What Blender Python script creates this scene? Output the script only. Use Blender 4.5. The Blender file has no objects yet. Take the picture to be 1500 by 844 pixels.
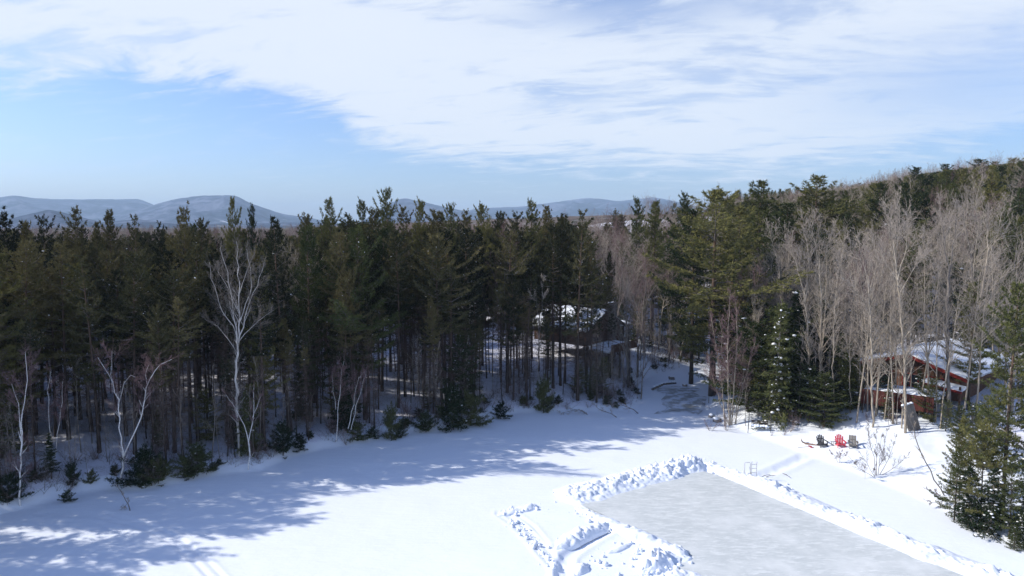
import bpy, math, random
import numpy as np
from mathutils import Vector, Matrix

random.seed(7)
RNG = np.random.default_rng(11)
scene = bpy.context.scene
COL = scene.collection
R = math.radians

# ------------------------------------------------------------------ camera
CAM_H = 20.0
PITCH = R(5.4)
cam_d = bpy.data.cameras.new("camera")
cam = bpy.data.objects.new("camera", cam_d)
COL.objects.link(cam)
cam.location = (0, 0, CAM_H)
cam.rotation_euler = (math.pi / 2 - PITCH, 0, 0)
cam_d.sensor_width = 36
cam_d.lens = 24
cam_d.clip_start = 0.5
cam_d.clip_end = 60000
scene.camera = cam

# ------------------------------------------------------------------ light
SUN_EL = R(33)
SUN_AZ = math.atan2(-1.0, 0.07)          # direction towards the sun, measured from +Y towards +X
to_sun = Vector((math.sin(SUN_AZ) * math.cos(SUN_EL), math.cos(SUN_AZ) * math.cos(SUN_EL), math.sin(SUN_EL)))
sun_d = bpy.data.lights.new("sun", 'SUN')
sun_d.energy = 4.4
sun_d.angle = R(0.53)
sun_d.color = (1.0, 0.92, 0.80)
sun = bpy.data.objects.new("sun", sun_d)
COL.objects.link(sun)
sun.rotation_euler = to_sun.to_track_quat('Z', 'Y').to_euler()

scene.view_settings.view_transform = 'Standard'
scene.view_settings.look = 'None'
scene.view_settings.exposure = 0.38
scene.view_settings.gamma = 1.0
scene.cycles.max_bounces = 5
scene.cycles.diffuse_bounces = 3
scene.cycles.glossy_bounces = 2
scene.cycles.transmission_bounces = 2
scene.cycles.volume_bounces = 1
scene.cycles.transparent_max_bounces = 4


class N:
    """small node tree helper"""
    def __init__(s, nt):
        s.nt = nt
        nt.nodes.clear()

    def n(s, t, ins=None, **kw):
        nd = s.nt.nodes.new(t)
        for k, v in kw.items():
            setattr(nd, k, v)
        for k, v in (ins or {}).items():
            if hasattr(v, 'is_output'):
                s.nt.links.new(v, nd.inputs[k])
            else:
                nd.inputs[k].default_value = v
        return nd

    def m(s, op, a, b=0.0, c=0.0, clamp=False):
        nd = s.n('ShaderNodeMath', {0: a, 1: b, 2: c}, operation=op)
        nd.use_clamp = clamp
        return nd.outputs[0]

    def noise(s, vec, scale, detail=3, rough=0.5, **kw):
        nd = s.n('ShaderNodeTexNoise', {'Vector': vec, 'Scale': scale, 'Detail': detail, 'Roughness': rough}, **kw)
        return nd.outputs['Fac']

    def ramp(s, f, pts):
        nd = s.n('ShaderNodeValToRGB', {'Fac': f})
        e = nd.color_ramp.elements
        while len(e) < len(pts):
            e.new(0.5)
        for el, (p, c) in zip(e, pts):
            el.position = p
            el.color = (*c, 1) if len(c) == 3 else c
        return nd.outputs['Color']

    def mix(s, f, a, b):
        nd = s.n('ShaderNodeMix', data_type='RGBA')
        for sock, v in ((nd.inputs[0], f), (nd.inputs[6], a), (nd.inputs[7], b)):
            if hasattr(v, 'is_output'):
                s.nt.links.new(v, sock)
            else:
                sock.default_value = v if not isinstance(v, tuple) or len(v) == 4 else (*v, 1)
        return nd.outputs[2]


def ray_dir(px, py):
    """direction of the photograph's pixel (1500 x 844)"""
    x, y = (px - 750) / 1000.0, -(py - 422) / 1000.0
    return np.array([x, math.cos(PITCH) + y * math.sin(PITCH), -math.sin(PITCH) + y * math.cos(PITCH)])


def el_az(px, py):
    d = ray_dir(px, py)
    d = d / np.linalg.norm(d)
    return math.asin(d[2]), math.atan2(d[0], d[1])


world = bpy.data.worlds.new("World")
scene.world = world
world.use_nodes = True
w = N(world.node_tree)
sky = w.n('ShaderNodeTexSky', sky_type='NISHITA')
sky.sun_disc = False
sky.sun_elevation = SUN_EL
sky.sun_rotation = SUN_AZ % (2 * math.pi)
sky.air_density = 1.0
sky.dust_density = 0.9
sky.ozone_density = 3.0
tc = w.n('ShaderNodeTexCoord').outputs['Generated']
sp = w.n('ShaderNodeSeparateXYZ', {0: tc})
X_, Y_, Z_ = sp.outputs
el = w.m('ARCSINE', Z_)
az = w.m('ARCTAN2', X_, Y_)
# plane projection of the cirrus sheet
zz = w.m('ADD', w.m('MAXIMUM', Z_, 0.0), 0.15)
pv = w.n('ShaderNodeCombineXYZ', {0: w.m('DIVIDE', X_, zz), 1: w.m('DIVIDE', Y_, zz), 2: 0.0}).outputs[0]
mp = w.n('ShaderNodeMapping', {'Vector': pv, 'Rotation': (0, 0, R(24)), 'Scale': (1.3, 1.9, 1)}).outputs[0]
warp = w.n('ShaderNodeTexNoise', {'Vector': mp, 'Scale': 0.8, 'Detail': 4.0})
wv = w.n('ShaderNodeVectorMath', {0: warp.outputs['Color'], 1: (0.9, 0.9, 0)}, operation='MULTIPLY').outputs[0]
wv2 = w.n('ShaderNodeVectorMath', {0: mp, 1: wv}, operation='ADD').outputs[0]
n_big = w.noise(wv2, 0.55, 4, 0.55)
n_str = w.noise(wv2, 1.7, 8, 0.62)
mp2 = w.n('ShaderNodeMapping', {'Vector': wv2, 'Scale': (1.0, 1.9, 1)}).outputs[0]
n_fine = w.noise(mp2, 2.2, 9, 0.66)
# lower edge of the sheet as a function of azimuth
edge_px = [(-200, 105), (0, 116), (130, 118), (250, 127), (400, 148), (480, 172), (540, 205), (600, 232), (700, 245),
           (860, 253), (1000, 268), (1120, 262), (1250, 245), (1400, 215), (1500, 192), (1700, 160)]
fc = w.n('ShaderNodeFloatCurve', {'Value': w.m('MULTIPLY_ADD', az, 1 / 2.4, 0.5)})
cv = fc.mapping.curves[0]
pts = [(min(max(el_az(*p)[1] / 2.4 + 0.5, 0), 1), el_az(*p)[0] * 2) for p in edge_px]
cv.points[0].location = (0.0, pts[0][1])
cv.points[1].location = (1.0, pts[-1][1])
for p in pts:
    cv.points.new(*p)
fc.mapping.update()
edge = w.m('MULTIPLY', fc.outputs[0], 0.5)
dn = w.m('MULTIPLY', w.m('SUBTRACT', n_str, 0.5), 0.05)
dn2 = w.m('MULTIPLY', w.m('SUBTRACT', n_fine, 0.5), 0.13)
d_el = w.m('ADD', w.m('ADD', w.m('SUBTRACT', el, edge), dn), dn2)
above = w.n('ShaderNodeMapRange', {'Value': d_el, 'From Min': -0.014, 'From Max': 0.040}, interpolation_type='SMOOTHSTEP').outputs[0]
body = w.n('ShaderNodeMapRange', {'Value': w.m('ADD', w.m('MULTIPLY', n_big, 0.95), w.m('MULTIPLY', n_fine, 0.75)), 'From Min': 0.66, 'From Max': 0.88, 'To Min': 0.46, 'To Max': 0.90},
           interpolation_type='SMOOTHSTEP').outputs[0]


def patch(px, py, wx, wy, amt):
    """a thinner part of the sheet round a direction"""
    e0, a0 = el_az(px, py)
    dx = w.m('DIVIDE', w.m('SUBTRACT', az, a0), wx)
    dy = w.m('DIVIDE', w.m('SUBTRACT', w.m('ADD', el, w.m('MULTIPLY', dn2, 1.1)), e0), wy)
    r2 = w.m('ADD', w.m('MULTIPLY', dx, dx), w.m('MULTIPLY', dy, dy))
    g = w.m('EXPONENT', w.m('MULTIPLY', r2, -1.0))
    return w.m('SUBTRACT', 1.0, w.m('MULTIPLY', g, amt))


thin = w.m('MULTIPLY', patch(930, 10, 0.15, 0.03, 0.65), patch(1470, 115, 0.20, 0.06, 0.6))
thin = w.m('MULTIPLY', thin, patch(820, 150, 0.05, 0.012, 0.45))
high = w.n('ShaderNodeMapRange', {'Value': el, 'From Min': 0.31, 'From Max': 0.55, 'To Min': 1.0, 'To Max': 0.05}, interpolation_type='SMOOTHSTEP').outputs[0]
cl = w.m('MULTIPLY', w.m('MULTIPLY', w.m('MULTIPLY', above, body), thin), high)
# faint veils below the sheet
veil = w.n('ShaderNodeMapRange', {'Value': n_fine, 'From Min': 0.50, 'From Max': 0.78, 'To Min': 0.0, 'To Max': 0.30}, interpolation_type='SMOOTHSTEP').outputs[0]
lowv = w.n('ShaderNodeMapRange', {'Value': el, 'From Min': 0.0, 'From Max': 0.02, 'To Min': 0, 'To Max': 1}).outputs[0]
cl = w.m('MAXIMUM', cl, w.m('MULTIPLY', veil, lowv))
cloudcol = w.mix(n_big, (6.5, 7.1, 7.9), (7.2, 7.6, 8.15))
clear = w.n('ShaderNodeVectorMath', {0: sky.outputs[0], 1: (0.99, 1.10, 1.40)}, operation='MULTIPLY').outputs[0]
skyc = w.mix(cl, clear, cloudcol)
bg = w.n('ShaderNodeBackground', {'Color': skyc, 'Strength': 0.1})
w.n('ShaderNodeOutputWorld', {'Surface': bg.outputs[0]})

# ------------------------------------------------------------------ helpers


def tag(o, label=None, cat=None, group=None, kind=None):
    if label:
        o['label'] = label
    if cat:
        o['category'] = cat
    if group:
        o['group'] = group
    if kind:
        o['kind'] = kind
    return o


def empty(name, loc=(0, 0, 0), rz=0.0, s=1.0):
    o = bpy.data.objects.new(name, None)
    o.empty_display_size = 0.3
    COL.objects.link(o)
    o.location = loc
    o.rotation_euler = (0, 0, rz)
    o.scale = (s, s, s)
    return o


def mesh_np(name, V, F, mats, midx=None, smooth=False):
    """V (n,3); F (m,3) or (m,4) or list of such arrays"""
    Fs = F if isinstance(F, list) else [F]
    Fs = [f for f in Fs if len(f)]
    me = bpy.data.meshes.new(name)
    V = np.asarray(V, dtype=np.float32)
    me.vertices.add(len(V))
    me.vertices.foreach_set('co', V.ravel())
    loops = np.concatenate([np.asarray(f, dtype=np.int32).ravel() for f in Fs])
    tot = np.concatenate([np.full(len(f), np.asarray(f).shape[1], dtype=np.int32) for f in Fs])
    st = np.concatenate([[0], np.cumsum(tot)[:-1]]).astype(np.int32)
    me.loops.add(len(loops))
    me.loops.foreach_set('vertex_index', loops)
    me.polygons.add(len(tot))
    me.polygons.foreach_set('loop_start', st)
    me.polygons.foreach_set('loop_total', tot)
    for m in (mats if isinstance(mats, (list, tuple)) else [mats]):
        me.materials.append(m)
    if midx is not None:
        me.polygons.foreach_set('material_index', np.asarray(midx, dtype=np.int32))
    if smooth:
        me.polygons.foreach_set('use_smooth', np.ones(len(tot), dtype=bool))
    me.update(calc_edges=True)
    return me


def obj(name, me, parent=None, loc=None):
    o = bpy.data.objects.new(name, me)
    COL.objects.link(o)
    if parent is not None:
        o.parent = parent
    if loc is not None:
        o.location = loc
    return o


class MB:
    """collects simple shapes into one mesh"""
    def __init__(s):
        s.V, s.F, s.M = [], [], []

    def add(s, vs, fs, mi=0):
        k = len(s.V)
        s.V += [tuple(v) for v in vs]
        s.F += [tuple(i + k for i in f) for f in fs]
        s.M += [mi] * len(fs)

    def box(s, c, d, rot=None, mi=0):
        hx, hy, hz = d[0] / 2, d[1] / 2, d[2] / 2
        vs = [Vector((x, y, z)) for x in (-hx, hx) for y in (-hy, hy) for z in (-hz, hz)]
        if rot is not None:
            vs = [rot @ v for v in vs]
        vs = [v + Vector(c) for v in vs]
        s.add(vs, [(0, 1, 3, 2), (4, 6, 7, 5), (0, 4, 5, 1), (2, 3, 7, 6), (0, 2, 6, 4), (1, 5, 7, 3)], mi)

    def tube(s, pts, r, n=6, mi=0, cap=True):
        pts = [Vector(p) for p in pts]
        rs = r if isinstance(r, (list, tuple)) else [r] * len(pts)
        rings = []
        for i, p in enumerate(pts):
            a = pts[max(i - 1, 0)]
            b = pts[min(i + 1, len(pts) - 1)]
            t = (b - a).normalized()
            ref = Vector((0, 0, 1)) if abs(t.z) < 0.9 else Vector((1, 0, 0))
            u = t.cross(ref).normalized()
            v = t.cross(u)
            rings.append([p + (u * math.cos(q) + v * math.sin(q)) * rs[i] for q in [2 * math.pi * k / n for k in range(n)]])
        vs = [v for rg in rings for v in rg]
        fs = [(i * n + k, i * n + (k + 1) % n, (i + 1) * n + (k + 1) % n, (i + 1) * n + k) for i in range(len(pts) - 1) for k in range(n)]
        if cap:
            fs.append(tuple(range(n))[::-1])
            fs.append(tuple((len(pts) - 1) * n + k for k in range(n)))
        s.add(vs, fs, mi)

    def prism(s, poly, h, rot=None, off=(0, 0, 0), mi=0):
        """poly in local xy extruded from 0 to h in z"""
        n = len(poly)
        vs = [Vector((x, y, 0)) for x, y in poly] + [Vector((x, y, h)) for x, y in poly]
        if rot is not None:
            vs = [rot @ v for v in vs]
        vs = [v + Vector(off) for v in vs]
        fs = [tuple(range(n))[::-1], tuple(range(n, 2 * n))] + [(i, (i + 1) % n, n + (i + 1) % n, n + i) for i in range(n)]
        s.add(vs, fs, mi)

    def build(s, name, mats, parent=None, loc=None, bevel=0, smooth=False):
        me = bpy.data.meshes.new(name)
        me.from_pydata([tuple(v) for v in s.V], [], s.F)
        for m in (mats if isinstance(mats, (list, tuple)) else [mats]):
            me.materials.append(m)
        me.polygons.foreach_set('material_index', s.M)
        if smooth:
            me.polygons.foreach_set('use_smooth', [True] * len(s.F))
        me.update()
        o = obj(name, me, parent, loc)
        if bevel:
            b = o.modifiers.new('bevel', 'BEVEL')
            b.width = bevel
            b.segments = 1
        return o


# ---- noise
def _hash(ix, iy, seed):
    h = (ix.astype(np.int64) * 374761393 + iy.astype(np.int64) * 668265263 + seed * 974634777) & 0x7fffffff
    h = ((h ^ (h >> 13)) * 1274126177) & 0x7fffffff
    h = (h ^ (h >> 16)) & 0xffff
    return h / 65535.0


def vnoise(x, y, seed=0):
    ix, iy = np.floor(x), np.floor(y)
    fx, fy = x - ix, y - iy
    fx, fy = fx * fx * (3 - 2 * fx), fy * fy * (3 - 2 * fy)
    a, b = _hash(ix, iy, seed), _hash(ix + 1, iy, seed)
    c, d = _hash(ix, iy + 1, seed), _hash(ix + 1, iy + 1, seed)
    return (a * (1 - fx) + b * fx) * (1 - fy) + (c * (1 - fx) + d * fx) * fy - 0.5


def fbm(x, y, seed=0, oct=4, rough=0.5):
    s, a, f = 0, 1.0, 1.0
    for i in range(oct):
        s = s + a * vnoise(x * f + 17.3 * i, y * f - 9.1 * i, seed + i)
        a *= rough
        f *= 2.03
    return s


def pix0(px, py, z=0.0):
    d = ray_dir(px, py)
    t = (z - CAM_H) / d[2]
    return float(d[0] * t), float(d[1] * t)


def seg_dist(x, y, poly, closed=False):
    """distance of points to a polyline, and the arc parameter of the nearest point"""
    P = np.asarray(poly, float)
    if closed:
        P = np.vstack([P, P[:1]])
    best = np.full(np.shape(x), 1e9)
    arc = np.zeros(np.shape(x))
    acc = 0.0
    for a, b in zip(P[:-1], P[1:]):
        ab = b - a
        L2 = max((ab ** 2).sum(), 1e-9)
        t = np.clip(((x - a[0]) * ab[0] + (y - a[1]) * ab[1]) / L2, 0, 1)
        d = np.hypot(x - a[0] - t * ab[0], y - a[1] - t * ab[1])
        m = d < best
        best = np.where(m, d, best)
        arc = np.where(m, acc + t * math.sqrt(L2), arc)
        acc += math.sqrt(L2)
    return best, arc


def inside(x, y, poly):
    P = np.asarray(poly, float)
    c = np.zeros(np.shape(x), bool)
    j = len(P) - 1
    for i in range(len(P)):
        xi, yi, xj, yj = P[i, 0], P[i, 1], P[j, 0], P[j, 1]
        if yi != yj:
            c ^= ((yi > y) != (yj > y)) & (x < (xj - xi) * (y - yi) / (yj - yi) + xi)
        j = i
    return c


# ------------------------------------------------------------------ the lie of the land
left_px = [(0, 752), (55, 739), (110, 723), (150, 717), (200, 717), (250, 709), (300, 698), (350, 691), (385, 688), (430, 668), (480, 656),
           (530, 648), (600, 634), (650, 630), (700, 617), (760, 604), (820, 602), (880, 602), (925, 598), (940, 588), (938, 575), (930, 563),
           (945, 553), (985, 545), (1020, 530), (1035, 515)]
right_px = [(1075, 515), (1060, 540), (1050, 560), (1042, 580), (1034, 600), (1042, 612), (1060, 622), (1095, 634), (1140, 650), (1175, 664), (1205, 675),
            (1240, 688), (1285, 706), (1330, 724), (1380, 747), (1420, 770), (1460, 790), (1500, 802), (1580, 830)]
LAKE = [(-160, -60), (-100, -18), (-62, 12), (-42, 36.5)] + [pix0(*p) for p in left_px] + [pix0(*p) for p in right_px] + [(44, 24), (70, -20), (90, -80), (-160, -80)]


def softplus(u, s):
    return s * np.log1p(np.exp(np.clip(u / s, -30, 30)))


def ground_z(x, y):
    x = np.asarray(x, float)
    y = np.asarray(y, float)
    d, _ = seg_dist(x, y, LAKE, True)
    ins = inside(x, y, LAKE)
    r = np.hypot(x, y)
    u = x * 0.8 + (y - 60) * 0.35 - 35
    hill = 0.25 * softplus(u, 7)
    hill = 26 * np.tanh(hill / 26)
    rightish = 1 / (1 + np.exp(-(x - 6) / 3.0))
    bank = (1.15 * (1 - rightish) + 0.75 * rightish) * (1 - np.exp(-d / (1.5 + 1.4 * rightish)))
    land = bank + 0.035 * np.minimum(d, 30) + hill * np.clip(d / 8, 0, 1)
    land = land + (0.9 * fbm(x / 9.0, y / 9.0, 3, 3) + 0.22 * fbm(x / 1.7, y / 1.7, 5, 3)) * np.clip(d / 6, 0, 1) * np.where(r < 400, 1, 0.3)
    far = np.clip((r - 500) / 2500, 0, 1)
    land = land * (1 - far) + (-3.0) * far
    land = land + 2.0 * np.exp(-(((x - 11) / 8) ** 2 + ((y - 89) / 8) ** 2)) * np.clip(d / 6, 0, 1)
    lake = (0.05 * fbm(x / 6.0, y / 3.5, 9, 3) + 0.016 * fbm(x / 1.6 + y / 3.0, y / 0.7, 19, 3)) * np.clip(d / 3, 0, 1)
    return np.where(ins, lake, land)


def gz(x, y):
    return float(ground_z(np.array([x]), np.array([y]))[0])


_T = np.concatenate([np.arange(25, 140, 0.25), np.arange(140, 500, 2.0)])


def P(px, py):
    """the point of the ground seen at a pixel of the photograph"""
    d = ray_dir(px, py)
    X, Y, Z = d[0] * _T, d[1] * _T, CAM_H + d[2] * _T
    g = ground_z(X, Y)
    k = np.argmax(Z < g)
    if not (Z < g).any():
        k = len(_T) - 1
    return Vector((X[k], Y[k], g[k]))


def at_depth(px, py, Y):
    """the point seen at a pixel at world Y"""
    d = ray_dir(px, py)
    t = Y / d[1]
    return Vector((d[0] * t, Y, CAM_H + d[2] * t))


# ------------------------------------------------------------------ materials
def mat(name):
    m = bpy.data.materials.new(name)
    m.use_nodes = True
    return m, N(m.node_tree)


def finish(g, color, rough=0.8, bump=None, bstr=0.3, bdist=0.05, spec=0.2, extra=None):
    ins = {'Base Color': color if hasattr(color, 'is_output') else (*color, 1), 'Roughness': rough, 'Specular IOR Level': spec}
    if bump is not None:
        b = g.n('ShaderNodeBump', {'Height': bump, 'Strength': bstr, 'Distance': bdist})
        ins['Normal'] = b.outputs[0]
    ins.update(extra or {})
    p = g.n('ShaderNodeBsdfPrincipled', ins)
    g.n('ShaderNodeOutputMaterial', {'Surface': p.outputs[0]})


def pos(g):
    return g.n('ShaderNodeNewGeometry').outputs['Position']


def oco(g):
    return g.n('ShaderNodeTexCoord').outputs['Object']


M = {}
# snow of lake and land; under the trees needles and twigs lie on it
m, g = mat('snow')
p_ = pos(g)
n1 = g.noise(p_, 0.35, 4, 0.5)
n2 = g.noise(p_, 3.0, 5, 0.6)
n3 = g.noise(g.n('ShaderNodeMapping', {'Vector': p_, 'Scale': (0.6, 2.0, 1)}).outputs[0], 1.2, 5, 0.55)
c = g.mix(n1, (0.77, 0.835, 0.94), (0.82, 0.875, 0.955))
hgt = g.m('ADD', g.m('MULTIPLY', n2, 0.4), g.m('MULTIPLY', n3, 1.0))
finish(g, c, 0.62, hgt, 0.55, 0.06, 0.25)
M['snow'] = m
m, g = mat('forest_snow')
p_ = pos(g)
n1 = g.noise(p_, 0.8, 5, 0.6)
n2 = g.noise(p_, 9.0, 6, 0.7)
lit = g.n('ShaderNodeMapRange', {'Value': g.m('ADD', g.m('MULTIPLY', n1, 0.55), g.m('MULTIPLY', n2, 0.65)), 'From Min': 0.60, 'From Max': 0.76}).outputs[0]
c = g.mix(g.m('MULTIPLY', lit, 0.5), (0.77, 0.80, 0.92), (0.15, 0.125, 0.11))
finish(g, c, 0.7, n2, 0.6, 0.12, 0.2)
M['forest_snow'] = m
m, g = mat('far_woodland')
p_ = pos(g)
n1 = g.noise(p_, 0.012, 8, 0.62)
n2 = g.noise(p_, 0.06, 6, 0.7)
c = g.ramp(n1, [(0.35, (0.035, 0.05, 0.03)), (0.48, (0.11, 0.095, 0.09)), (0.6, (0.16, 0.14, 0.13))])
c = g.mix(g.n('ShaderNodeMapRange', {'Value': n2, 'From Min': 0.55, 'From Max': 0.75}).outputs[0], c, (0.45, 0.47, 0.5))
finish(g, c, 0.9, n2, 0.8, 6.0, 0.0)
M['woodland'] = m
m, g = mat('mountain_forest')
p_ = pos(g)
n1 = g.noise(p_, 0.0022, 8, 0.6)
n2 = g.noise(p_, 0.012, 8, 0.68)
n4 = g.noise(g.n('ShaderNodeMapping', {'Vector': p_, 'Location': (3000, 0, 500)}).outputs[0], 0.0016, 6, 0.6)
c = g.ramp(g.m('ADD', g.m('MULTIPLY', n1, 0.6), g.m('MULTIPLY', n2, 0.4)), [(0.42, (0.014, 0.026, 0.046)), (0.50, (0.042, 0.058, 0.105)), (0.58, (0.13, 0.15, 0.22))])  # blue of distance haze painted into the forest colours
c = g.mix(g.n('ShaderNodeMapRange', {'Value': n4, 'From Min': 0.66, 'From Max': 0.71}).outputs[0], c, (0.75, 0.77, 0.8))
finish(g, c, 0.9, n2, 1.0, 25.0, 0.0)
M['mountain'] = m
# rink ice
m, g = mat('rink_ice')
p_ = pos(g)
mp_ = g.n('ShaderNodeMapping', {'Vector': p_, 'Rotation': (0, 0, R(35)), 'Scale': (0.7, 1.7, 1)}).outputs[0]
mq_ = g.n('ShaderNodeMapping', {'Vector': p_, 'Rotation': (0, 0, R(-58)), 'Scale': (0.5, 2.2, 1)}).outputs[0]
a_ = g.noise(mp_, 1.6, 9, 0.72)
b_ = g.noise(mq_, 1.3, 9, 0.74)
k_ = g.noise(p_, 0.33, 6, 0.6)
w1 = g.n('ShaderNodeMapRange', {'Value': a_, 'From Min': 0.48, 'From Max': 0.62}).outputs[0]
w2 = g.n('ShaderNodeMapRange', {'Value': b_, 'From Min': 0.50, 'From Max': 0.64}).outputs[0]
w3 = g.n('ShaderNodeMapRange', {'Value': k_, 'From Min': 0.48, 'From Max': 0.72}).outputs[0]
ww = g.m('MAXIMUM', g.m('MULTIPLY', w1, 0.45), g.m('MAXIMUM', g.m('MULTIPLY', w2, 0.5), g.m('MULTIPLY', w3, 0.55)))
fine_ = g.noise(p_, 26, 3, 0.6)
sc1 = g.noise(g.n('ShaderNodeMapping', {'Vector': p_, 'Rotation': (0, 0, R(20)), 'Scale': (0.8, 14, 1)}).outputs[0], 1.0, 3, 0.6)
sc2 = g.noise(g.n('ShaderNodeMapping', {'Vector': p_, 'Rotation': (0, 0, R(-40)), 'Scale': (1.0, 16, 1)}).outputs[0], 1.0, 3, 0.6)
scr = g.m('MAXIMUM', g.n('ShaderNodeMapRange', {'Value': sc1, 'From Min': 0.64, 'From Max': 0.72}).outputs[0], g.n('ShaderNodeMapRange', {'Value': sc2, 'From Min': 0.65, 'From Max': 0.73}).outputs[0])
ww = g.m('ADD', g.m('ADD', ww, g.m('MULTIPLY', scr, 0.8)), g.m('MULTIPLY', g.m('SUBTRACT', fine_, 0.5), 0.25), clamp=True)
c = g.mix(ww, (0.53, 0.575, 0.585), (0.86, 0.89, 0.90))
rg = g.n('ShaderNodeMapRange', {'Value': ww, 'To Min': 0.36, 'To Max': 0.65}).outputs[0]
finish(g, c, rg, a_, 0.25, 0.02, 0.3)
M['ice'] = m
m, g = mat('stream_ice')
p_ = pos(g)
a_ = g.noise(p_, 0.8, 5, 0.6)
c = g.ramp(a_, [(0.36, (0.28, 0.30, 0.31)), (0.47, (0.42, 0.45, 0.48)), (0.56, (0.72, 0.79, 0.90))])
finish(g, c, 0.45, a_, 0.1, 0.02, 0.4)
M['stream'] = m


def needle_mat(name, cols, transl=0.14):
    m, g = mat(name)
    oi = g.n('ShaderNodeObjectInfo')
    nn = g.noise(oco(g), 0.55, 3, 0.6)
    nf = g.noise(oco(g), 8.0, 2, 0.7)
    f = g.m('ADD', g.m('ADD', g.m('MULTIPLY', nn, 0.45), g.m('MULTIPLY', nf, 0.5)), g.m('MULTIPLY', g.m('SUBTRACT', oi.outputs['Random'], 0.5), 0.48))
    c = g.ramp(f, [(0.28, cols[0]), (0.45, cols[1]), (0.62, cols[2])])
    d = g.n('ShaderNodeBsdfDiffuse', {'Color': c})
    t = g.n('ShaderNodeBsdfTranslucent', {'Color': c})
    mx = g.n('ShaderNodeMixShader', {0: transl, 1: d.outputs[0], 2: t.outputs[0]})
    g.n('ShaderNodeOutputMaterial', {'Surface': mx.outputs[0]})
    return m


M['needle_red'] = needle_mat('red_pine_needles', [(0.026, 0.031, 0.019), (0.062, 0.065, 0.033), (0.145, 0.128, 0.060)])
M['needle_white'] = needle_mat('white_pine_needles', [(0.036, 0.050, 0.024), (0.080, 0.096, 0.038), (0.165, 0.160, 0.062)])
M['needle_dark'] = needle_mat('spruce_needles', [(0.022, 0.036, 0.020), (0.048, 0.066, 0.030), (0.11, 0.12, 0.050)])
m, g = mat('clump_snow')
finish(g, (0.86, 0.88, 0.92), 0.6)
M['clump'] = m


def bark(name, lo, hi, up=None, sc=6.0):
    m, g = mat(name)
    co = oco(g)
    st = g.n('ShaderNodeMapping', {'Vector': co, 'Scale': (1, 1, 0.25)}).outputs[0]
    n1 = g.noise(st, sc, 5, 0.65)
    c = g.mix(g.n('ShaderNodeMapRange', {'Value': n1, 'From Min': 0.35, 'From Max': 0.65}).outputs[0], lo, hi)
    if up:
        z = g.n('ShaderNodeSeparateXYZ', {0: co}).outputs[2]
        f = g.n('ShaderNodeMapRange', {'Value': z, 'From Min': up[1], 'From Max': up[2]}).outputs[0]
        c = g.mix(f, c, up[0])
    finish(g, c, 0.85, n1, 0.5, 0.03, 0.1)
    return m


M['bark_pine'] = bark('pine_bark', (0.035, 0.028, 0.026), (0.10, 0.080, 0.070), ((0.13, 0.085, 0.06), 7, 16))
M['bark_grey'] = bark('grey_bark', (0.10, 0.092, 0.088), (0.25, 0.225, 0.205))
M['bark_shrub'] = bark('shrub_bark', (0.07, 0.05, 0.045), (0.15, 0.115, 0.10))
M['bark_pale'] = bark('pale_bark', (0.36, 0.345, 0.33), (0.62, 0.60, 0.575))
M['bark_aspen'] = bark('aspen_bark', (0.19, 0.165, 0.135), (0.42, 0.37, 0.305))
M['twig'] = bark('fine_twigs', (0.23, 0.20, 0.175), (0.46, 0.405, 0.35))
M['twig_red'] = bark('reddish_twigs', (0.15, 0.095, 0.10), (0.26, 0.18, 0.18))
m, g = mat('birch_bark')
st = g.n('ShaderNodeMapping', {'Vector': oco(g), 'Scale': (1.2, 1.2, 9)}).outputs[0]
n1 = g.noise(st, 2.2, 4, 0.7)
c = g.ramp(n1, [(0.33, (0.06, 0.055, 0.05)), (0.42, (0.66, 0.65, 0.63)), (0.7, (0.86, 0.85, 0.84))])
finish(g, c, 0.6, n1, 0.2, 0.01, 0.2)
M['birch'] = m


def plain(name, a, b, rough=0.7, sc=8, stretch=(1, 1, 1), spec=0.2):
    m, g = mat(name)
    st = g.n('ShaderNodeMapping', {'Vector': oco(g), 'Scale': stretch}).outputs[0]
    oi = g.n('ShaderNodeObjectInfo').outputs['Random']
    n1 = g.noise(st, sc, 5, 0.6)
    f = g.m('ADD', g.m('MULTIPLY', n1, 0.8), g.m('MULTIPLY', g.m('SUBTRACT', oi, 0.3), 0.4), clamp=True)
    finish(g, g.mix(f, a, b), rough, n1, 0.25, 0.01, spec)
    return m


M['wood_brown'] = plain('brown_boards', (0.055, 0.030, 0.020), (0.14, 0.075, 0.05), 0.75, 6, (1, 1, 6))
M['wood_dark'] = plain('dark_timber', (0.03, 0.022, 0.018), (0.075, 0.055, 0.045), 0.75, 6, (1, 1, 6))
M['wood_red'] = plain('red_painted_boards', (0.11, 0.012, 0.010), (0.25, 0.030, 0.022), 0.55, 5, (1, 1, 1))
M['wood_maroon'] = plain('maroon_boards', (0.045, 0.014, 0.012), (0.12, 0.036, 0.029), 0.7, 5, (1, 1, 4))
M['wood_grey'] = plain('weathered_boards', (0.12, 0.11, 0.10), (0.27, 0.245, 0.22), 0.85, 7, (4, 4, 0.6))
M['stone_a'] = plain('chimney_stone', (0.13, 0.12, 0.12), (0.30, 0.28, 0.27), 0.9, 5)
M['mortar'] = plain('mortar', (0.10, 0.095, 0.09), (0.16, 0.15, 0.145), 0.95, 9)
M['red_plastic'] = plain('red_plastic', (0.60, 0.035, 0.06), (0.72, 0.06, 0.09), 0.4, 3, spec=0.4)
M['black_plastic'] = plain('black_plastic', (0.012, 0.013, 0.018), (0.03, 0.032, 0.04), 0.45, 3, spec=0.4)
M['metal'] = plain('grey_tube_metal', (0.30, 0.30, 0.31), (0.46, 0.46, 0.48), 0.4, 10, spec=0.5)
M['metal_dark'] = plain('dark_steel', (0.03, 0.03, 0.035), (0.07, 0.07, 0.075), 0.5, 10, spec=0.4)
M['toboggan'] = plain('varnished_ash', (0.30, 0.18, 0.13), (0.42, 0.27, 0.20), 0.5, 4, (1, 5, 1))
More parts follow.
